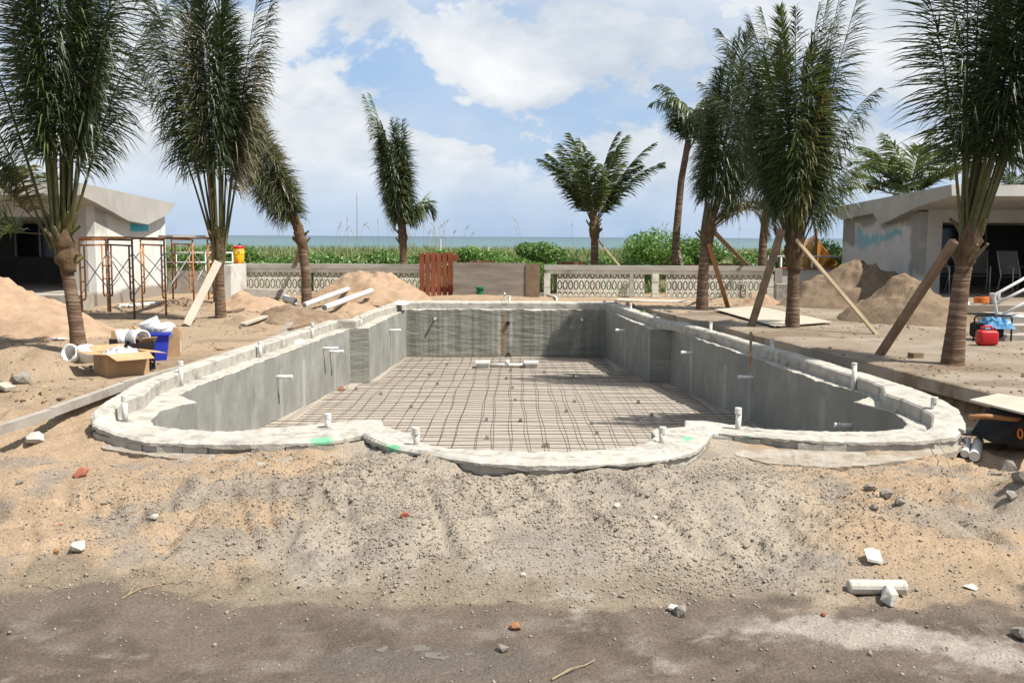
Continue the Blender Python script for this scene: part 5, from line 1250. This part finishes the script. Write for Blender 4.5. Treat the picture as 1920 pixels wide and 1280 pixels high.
a = on_ground(1822, 868); pipe('white plastic pipe with a band lying beside the wheelbarrow', a + Vector((.02, .0, .06)), a + Vector((.27, .46, .10)), .045, M_pvc)
a = PZ(1825, 812, -.2); pipe('grey plastic pipe running from the pool corner under the wheelbarrow', a + Vector((-.1, .0, .02)), a + Vector((.4, -.12, .0)), .04, M_pvcd)
# orange net on stakes, railing, cart behind the right wall end
nt_ = thing('orange_net_fence', 'orange plastic net draped over brown stakes beside the right building', 'net fence', PY(1532, 500, 29))
for x, y0, y1 in ((1531, 428, 520), (1463, 440, 500)):
    a = PY(x, y0, 29.0); m = MB(); m.tube([(a.x, 29.0, -.1), a], .045, 6); obj('stake', m, M_woodd, nt_)
def netpatch():
    m = MB(); n1, n2 = 26, 20; top = [(1505, 452), (1530, 438), (1550, 470), (1568, 496)]
    V = {}
    for i in range(n1 + 1):
        u = i / n1; k = min(int(u * 3), 2); f = u * 3 - k; x = top[k][0] + (top[k + 1][0] - top[k][0]) * f; y = top[k][1] + (top[k + 1][1] - top[k][1]) * f
        for j in range(n2 + 1):
            v = j / n2; yy = y + (500 - y) * v; V[i, j] = PY(x + 3 * math.sin(v * 5 + u * 9), yy, 29.1 + .12 * math.sin(u * 14 + v * 3))
    for i in range(n1 + 1):
        for j in range(n2 + 1):
            if i < n1: m.beam(V[i, j], V[i + 1, j], .014, .014)
            if j < n2: m.beam(V[i, j], V[i, j + 1], .014, .014)
    o = obj('net', m, M_net, nt_); o['kind'] = 'stuff'
netpatch()
r3 = thing('white_railing', 'white tube railing between the garden wall and the right building', 'railing', PY(1510, 500, 28.2))
m = MB(); m.tube([PY(1440, 481, 28.2), PY(1577, 481, 28.2)], .028, 8); obj('rail', m, M_pvc, r3, True)
for x in (1441, 1465, 1523):
    a = PY(x, 481, 28.2); m = MB(); m.tube([(a.x, 28.2, -.1), a], .024, 8); obj('post', m, M_pvc, r3, True)
a = PY(1448, 502, 26.9); m = MB(); m.box(a.x, a.x + .2, 26.6, 26.95, -.1, .78); tag(obj('wall_pier', m, M_curb), 'square white pier at the right end of the breeze block wall', 'pier')
a = PY(1466, 504, 27.6); b = PY(1577, 504, 27.6); m = MB(); m.box(a.x, b.x, 27.6, 27.8, -.1, PY(1520, 505, 27.6).z); gw = tag(obj('garden_wall', m, M_plain), 'low white wall below the orange net', 'wall')
a = PY(1466, 504, 27.55); m = MB(); m.box(a.x, b.x, 27.55, 27.85, PY(1520, 504.8, 27.6).z + .003, PY(1520, 502, 27.6).z); obj('coping_tiles', m, M_brick, gw)
a = PY(1452, 555, 25.8); m = MB(); m.box(a.x, a.x + .95, 25.6, 25.9, -.1, .42); tag(obj('rubble_wall', m, M_block), 'broken grey block stub behind the full palm', 'wall')
ct = thing('site_cart', 'dark two wheeled cart parked behind the shaded sand heap', 'cart', PY(1515, 548, 24.6))
a = PY(1500, 548, 24.6); a.z = 0
m = MB(); m.hexa([a + Vector(q) for q in ((.0, 0, .18), (.75, 0, .18), (.75, .5, .18), (.0, .5, .18), (-.12, -.05, .48), (.85, -.05, .48), (.85, .55, .48), (-.12, .55, .48))]); obj('tray', m, M_black, ct)
m = MB(); m.lathe([(.04, -.05), (.19, -.05), (.22, -.02), (.22, .02), (.19, .05), (.04, .05)], 24, a + Vector((.2, -.08, .2)), Matrix.Rotation(math.pi / 2, 3, 'X')); wh = obj('wheel', m, M_black, ct, True)
m = MB(); m.lathe([(.045, .052), (.04, .06), (.01, .062)], 14, a + Vector((.2, -.08, .2)), Matrix.Rotation(math.pi / 2, 3, 'X')); obj('hub', m, M_pvc, wh)
# thin mast and beach stakes beyond the dune grass
m = MB(); a = PY(669, 362, 46); m.tube([(a.x, 46, -.5), a], [.03, .015], 6); tag(obj('flag_mast', m, M_galv), 'thin bare mast rising from the dune grass', 'mast')
for x, y, lab in ((826, 448, 'white stake standing in the dune grass beside the plank panel'), (915, 463, 'short white stake standing in the dune grass')):
    a = PY(x, y, 36); m = MB(); m.tube([(a.x, 36, 0), a], .035, 6); tag(obj('beach_stake', m, M_pvc), lab, 'stake')

# ------------------------------------------------------------------ rubble in the foreground
RK = [(153, 893, .075, M_brick, 'broken red brick lying on the sand left of the gravel', .55), (68, 833, .10, M_stone, 'rough white stone on the sand left of the pool', .5), (38, 690, .11, M_stoneg, 'grey lump on the earth mound left of the kerb', .8),
      (148, 1030, .055, M_stone, 'white angular stone fragment at the damp foot of the bank', .7), (106, 1034, .022, M_woodo, 'tiny orange pebble beside the white stone fragment', .8), (290, 971, .030, M_stone, 'single pale pebble on the sand left of the gravel bank', .7), (113, 984, .018, M_brick, 'tiny red brick chip on the sand', .6),
      (36, 907, .03, M_stoneg, 'little grey stone on the left sand', .7), (759, 969, .035, M_brick, 'dark reddish stone half buried in the gravel bank', .7), (981, 1079, .026, M_stone, 'small white chip in the middle of the gravel', .5), (966, 1177, .040, M_woodo, 'flat rusty brown stone at the edge of the road', .5),
      (1275, 1150, .06, M_stoneg, 'grey cobble at the foot of the bank', .6), (1262, 1142, .04, M_stone, 'white chip resting against the grey cobble', .5), (941, 1219, .035, M_stoneg, 'grey stone lying on the wet road', .6), (1157, 950, .028, M_stone, 'pale pebble high on the gravel bank', .7), (1227, 972, .03, M_stone, 'pale pebble beside the rusty grass stems on the gravel bank', .5),
      (1668, 1128, .085, M_stone, 'white broken concrete chunk beside the concrete cylinder', .7), (1820, 1102, .05, M_stone, 'flat torn white flake on the orange sand', .3), (1912, 1195, .055, M_stoneg, 'dark stone at the right road edge', .7), (1545, 1152, .022, M_brick, 'small brick chip at the foot of the bank', .5),
      (1890, 882, .085, M_stoneg, 'biggest grey mortar clod below the wheelbarrow', .8), (1912, 905, .07, M_stoneg, 'dark mortar clod at the pit edge', .8), (1866, 890, .06, M_stoneg, 'flat grey mortar clod in the pit', .5), (1895, 935, .05, M_stoneg, 'round mortar clod on the pit slope', .9),
      (1660, 930, .05, M_stoneg, 'knobbly grey mortar clod on the right bank', .8), (1632, 918, .055, M_stoneg, 'flat grey mortar clod on the right bank', .5), (1685, 945, .04, M_stoneg, 'loose mortar clod sliding down the right bank', .8), (1640, 955, .035, M_stoneg, 'small mortar clod on the right bank slope', .7),
      (735, 990, .0, None, '', 0)]
for px, py, s_, mt, lab, fl in RK:
    if s_: rock(px, py, s_, mt, lab, flat=fl, seed=7, name='brick_fragment' if mt is M_brick else 'stone')
g = on_ground(1637, 1052); m = MB(); m.prism([g + Vector(q) for q in ((-.045, -.03, .02), (.02, -.05, .012), (.045, -.045, .012), (.05, .03, .05), (.01, .06, .06), (-.04, .05, .055))], (0, .004, .016)); tag(obj('shell_flake', m, M_stone), 'flat white plaster flake lying on the right sand slope', 'flake')
g = on_ground(1645, 1113); m = MB(); m.tube([g + Vector((-.16, .02, .035)), g + Vector((-.15, .02, .035)), g + Vector((.15, .0, .04)), g + Vector((.16, .0, .04))], [.036, .042, .042, .036], 14); tag(obj('concrete_cylinder', m, M_stone, smooth=False), 'pale concrete test cylinder lying at the foot of the bank', 'cylinder')
def twig(pxs, label, r=.004):
    m = MB(); pts = []
    for i, (x, y) in enumerate(pxs): pts.append(on_ground(x, y) + Vector((0, 0, .008 + .012 * (i % 2))))
    m.tube(pts, [r * (1 - .6 * i / len(pts)) for i in range(len(pts))], 5); tag(obj('dry_twig', m, M_twig), label, 'twig')
twig([(1035, 1279), (1070, 1262), (1098, 1249), (1116, 1243)], 'dry forked stalk lying on the road', .005)
twig([(228, 1124), (262, 1109), (300, 1098), (350, 1089)], 'long dry stem at the damp foot of the bank')
twig([(40, 1096), (80, 1099), (100, 1106)], 'short dry stem left of the bank foot')
twig([(240, 1118), (252, 1106), (262, 1094)], 'short dry stem crossing the long one')
m = MB(); a = PZ(1760, 842, -.2); b = on_ground(1788, 895); m.tube([a + Vector((-.02, 0, .08)), a.lerp(b, .5) + Vector((0, 0, .06)), b], .004, 5); tag(obj('bent_wire', m, M_twig), 'thin bent wire sticking out of the right bank', 'wire')

# gravel scattered over the bank
def gravel():
    N = 46000; r = np.random.default_rng(11)
    x = r.uniform(-4.6, 4.8, N * 3); y = 4.2 + (8.0 - 4.2) * r.random(N * 3) ** .9
    ins = poly_inside(A_co, x, y); d = poly_dist(A_co, x, y)
    w = np.exp(-((x - .25) / 2.1) ** 4) * sstep(5.1, 5.8, y) * (.35 + sstep(.42, .6, fbm(x * 1.6, y * 1.6, 3))) + .10 * (1 - .75 * sstep(5.6, 5.0, y)) + .5 * np.exp(-(((x + 2.6) / .55) ** 2 + ((y - 6.7) / .6) ** 2)) + .4 * np.exp(-(((x - 2.6) / .5) ** 2 + ((y - 6.8) / .4) ** 2))
    keep = (~ins) & (d > .03) & (r.random(N * 3) < np.clip(w, 0, 1)); x = x[keep][:N]; y = y[keep][:N]; n = len(x)
    z = ground_z(x, y); s = np.exp(r.normal(math.log(.0056), .42, n)); s = np.clip(s, .003, .022)
    oc = np.array([(1, 0, 0), (-1, 0, 0), (0, 1, 0), (0, -1, 0), (0, 0, 1), (0, 0, -1), ], float); fc = np.array([(0, 2, 4), (2, 1, 4), (1, 3, 4), (3, 0, 4), (2, 0, 5), (1, 2, 5), (3, 1, 5), (0, 3, 5)])
    V = oc[None] * r.uniform(.65, 1.25, (n, 6, 1)) + r.normal(0, .16, (n, 6, 3)); a = r.uniform(0, 6.28, n); ca, sa = np.cos(a), np.sin(a)
    vx = V[..., 0] * ca[:, None] - V[..., 1] * sa[:, None]; vy = V[..., 0] * sa[:, None] + V[..., 1] * ca[:, None]
    V = np.stack([vx, vy, V[..., 2] * .75], -1) * s[:, None, None] + np.stack([x, y, z + s * .25], -1)[:, None, :]
    F = fc[None] + (np.arange(n) * 6)[:, None, None]
    o = place('gravel', meshnp('gravel', V.reshape(-1, 3), F.reshape(-1, 3), M_peb, (0, 6, -.3)), (0, 6, -.3)); o['kind'] = 'stuff'; o['label'] = 'loose crushed gravel scattered over the bank before the pool'; o['category'] = 'gravel'
gravel()
def debris():   # clods, bark and chips trodden into the decks on both sides
    r = np.random.default_rng(31); N = 9000
    y = 9.5 + 16 * r.random(N) ** 1.3; x = np.where(r.random(N) < .5, 1, -1) * r.uniform(2.6, 9.0, N)
    d = poly_dist(A_co, x, y); ins = poly_inside(A_co, x, y); cl = fbm(x * 1.2 + 7, y * 1.2, 3)
    keep = (~ins) & (d > .2) & (r.random(N) < sstep(.38, .62, cl) + .1); x, y = x[keep], y[keep]; n = len(x)
    z = ground_z(x, y); sr = side_right(x, y); z = np.where((sr > .02) & (y < 21.2), np.maximum(z, .03), z)
    s = np.clip(np.exp(r.normal(math.log(.013), .5, n)), .006, .045)
    oc = np.array([(1, 0, 0), (-1, 0, 0), (0, 1, 0), (0, -1, 0), (0, 0, 1), (0, 0, -1)], float); fc = np.array([(0, 2, 4), (2, 1, 4), (1, 3, 4), (3, 0, 4), (2, 0, 5), (1, 2, 5), (3, 1, 5), (0, 3, 5)])
    V = oc[None] * r.uniform(.6, 1.3, (n, 6, 1)) + r.normal(0, .18, (n, 6, 3)); V = V * np.array([1, 1, .6]) * s[:, None, None] + np.stack([x, y, z + s * .15], -1)[:, None, :]
    F = fc[None] + (np.arange(n) * 6)[:, None, None]
    o = place('debris', meshnp('debris', V.reshape(-1, 3), F.reshape(-1, 3), M_dirt, (0, 14, 0)), (0, 14, 0)); o['kind'] = 'stuff'; o['label'] = 'small earth clods and chips strewn over both decks'; o['category'] = 'debris'
debris()
# puddle on the road
def puddle(cx, cy, rx, ry, name, seed):
    c = on_ground(cx, cy); m = MB(); n = 40; aa = np.linspace(0, 6.28, 24); z = float(np.mean(ground_z(c.x + .6 * rx * np.cos(aa), c.y + .6 * ry * np.sin(aa)))) - .001
    for k in range(n):
        a = 2 * math.pi * k / n; f = .7 + .6 * vnoise(np.array([math.cos(a) * 1.5 + seed]), np.array([math.sin(a) * 1.5]))[0]; m.v.append((c.x + rx * f * math.cos(a), c.y + ry * f * math.sin(a), z))
    m.f = [tuple(range(n))]; struct(obj(name, m, M_puddle))
puddle(760, 1210, .14, .06, 'puddle', 2.2); puddle(850, 1228, .15, .045, 'puddle', 5.1)

# ------------------------------------------------------------------ dune plants
def bush(px, Y, w, h, label, material, seed, n=5200, leaf=.05, zb=None):
    rg = np.random.default_rng(seed); X = PY(px, 480, Y).x; z0 = gz(X, Y) if zb is None else zb
    root = thing('bush', label, 'bush', (X, Y, z0), 'bushes behind the garden walls')
    k = max(5, int(w * 5)); cx = rg.uniform(-.8, .8, k) * w; cy = rg.uniform(-.5, .5, k) * w * .7; cr = rg.uniform(.22, .42, k) * h; cz = (1 - (cx / w) ** 2) * h * rg.uniform(.45, .8, k)
    j = rg.integers(0, k, n); d = rg.normal(size=(n, 3)); d /= np.linalg.norm(d, axis=1)[:, None]; rad = cr[j] * rg.uniform(.45, 1.15, n) ** .6
    P = np.stack([cx[j] * 1.0, cy[j], cz[j]], 1) + d * rad[:, None] * np.array([1.35, 1.2, .9]); P[:, 2] = np.abs(P[:, 2])
    t = rg.normal(size=(n, 3)); t /= np.linalg.norm(t, axis=1)[:, None]; nn = d + .7 * rg.normal(size=(n, 3)); s = np.cross(t, nn); s /= np.linalg.norm(s, axis=1)[:, None] + 1e-9
    L_ = leaf * rg.uniform(.6, 1.4, n)[:, None]
    V = np.stack([P - t * L_, P + s * L_ * .5, P + t * L_, P - s * L_ * .5], 1).reshape(-1, 3) + np.array([X, Y, z0])
    F = np.arange(n * 4).reshape(n, 4)
    place('foliage', meshnp('foliage', V, F, material, (X, Y, z0)), (X, Y, z0), root)
    m = MB()
    for q in range(4):
        a = q * 1.6; m = MB(); m.tube([(X, Y, z0 - .05), (X + .3 * w * math.cos(a), Y + .2 * w * math.sin(a), z0 + .45 * h)], [.03, .012], 5); obj('stem', m, M_sheath, root)
BU = [(340, 33.0, 1.3, .95, 'loose dark shrub behind the scaffold railing'), (420, 34.0, 1.2, .9, 'shrub behind the pier with the yellow cooler'), (497, 30.8, 1.5, .85, 'broad low shrub just right of the yellow cooler'), (566, 30.5, 1.6, .95, 'dense shrub behind the crooked palm'), (635, 30.8, 1.6, .98, 'dense shrub between the crooked palm and the thin mast'),
      (705, 31.2, 1.3, .92, 'shrub behind the tall sand heap'), (775, 33.0, 1.2, .8, 'shrub behind the red plank panel'), (880, 34.5, 1.5, .75, 'low shrub behind the plywood sheet'), (1000, 35.0, 1.1, .95, 'dark rounded shrub behind the plywood sheet end'), (960, 33.0, 1.4, .65, 'flat shrub in front of the rounded one'), (1060, 32.0, 1.5, .75, 'shrub left of the fan palm'),
      (1150, 30.6, 1.2, .95, 'dark shrub at the foot of the pale prop'), (1205, 33.5, 1.2, 1.35, 'tall bright shrub right of the fan palm'), (1255, 34.5, 1.1, 1.3, 'tall bright shrub behind the thin palm'), (1310, 34.0, 1.2, 1.0, 'shrub behind the orange prop board'), (1375, 31.5, 1.5, .75, 'shrub behind the long brown board'),
      (1430, 33.5, 1.3, .85, 'shrub behind the half hidden palm trunk'), (1490, 33.0, 1.2, .8, 'shrub behind the full palm'), (1562, 32.5, .9, 1.25, 'bright green shrub between the orange net and the right building')]
for k, (px, Y, w, h, lab) in enumerate(BU):
    bush(px, Y, w * 1.3, h * 1.12, lab, M_bush2 if px in (1205, 1255, 1562, 880, 960) else M_bush, 40 + k)
def dune_grass():
    r = np.random.default_rng(21); N = 60000
    y = 28.5 + 30 * r.random(N) ** 1.25; x = r.uniform(-1, 1, N) * (y * .46 + 1)
    pt = fbm(x * .35, y * .35, 4); keep = r.random(N) < sstep(.32, .5, pt); x, y = x[keep], y[keep]; n = len(x); z = ground_z(x, y, False) - .02
    h = r.uniform(.16, .52, n) * (.7 + .6 * fbm(x * .6 + 5, y * .6, 3)); a = r.uniform(0, 6.28, n); b = r.uniform(.25, .95, n) * h; w = r.uniform(.007, .016, n) * (y / 32)
    dx, dy = np.cos(a), np.sin(a)
    P0 = np.stack([x, y, z], 1); S = np.stack([-dy * w, dx * w, 0 * w], 1); P1 = P0 + np.stack([dx * b * .35, dy * b * .35, h * .6], 1); P2 = P0 + np.stack([dx * b, dy * b, h], 1)
    V = np.stack([P0 - S, P0 + S, P1 + S * .8, P1 - S * .8, P2 + S * .15, P2 - S * .15], 1).reshape(-1, 3); o = np.arange(n)[:, None] * 6
    F = np.concatenate([o + np.array([0, 1, 2, 3]), o + np.array([3, 2, 4, 5])])
    g = place('dune_grass', meshnp('dune_grass', V, F, M_grass, (0, 40, 0)), (0, 40, 0)); g['kind'] = 'stuff'; g['label'] = 'tangled green dune grass between the garden walls and the sea'; g['category'] = 'grass'
    m = MB()
    for k in range(45):
        yy = r.uniform(40, 50); u = r.choice([r.normal(700, 45), r.uniform(480, 1500), r.normal(810, 30)]); p = PY(u, 470, yy); zz = gz(p.x, yy); hh = r.uniform(.9, 1.55); lean = r.uniform(-.25, .25)
        t = Vector((p.x + lean, yy, zz + hh)); m.tube([(p.x, yy, zz), (p.x + lean * .4, yy, zz + hh * .6), t], [.008, .007, .005], 3, False)
        m.tube([t, t + Vector((lean * .3, 0, .10)), t + Vector((lean * .9, 0, .22))], [.008, .02, .004], 4, False)
    o = obj('sea_oats', m, M_oat); o['kind'] = 'stuff'; o['label'] = 'dry sea oat stalks standing above the dune grass'; o['category'] = 'sea oats'
dune_grass()
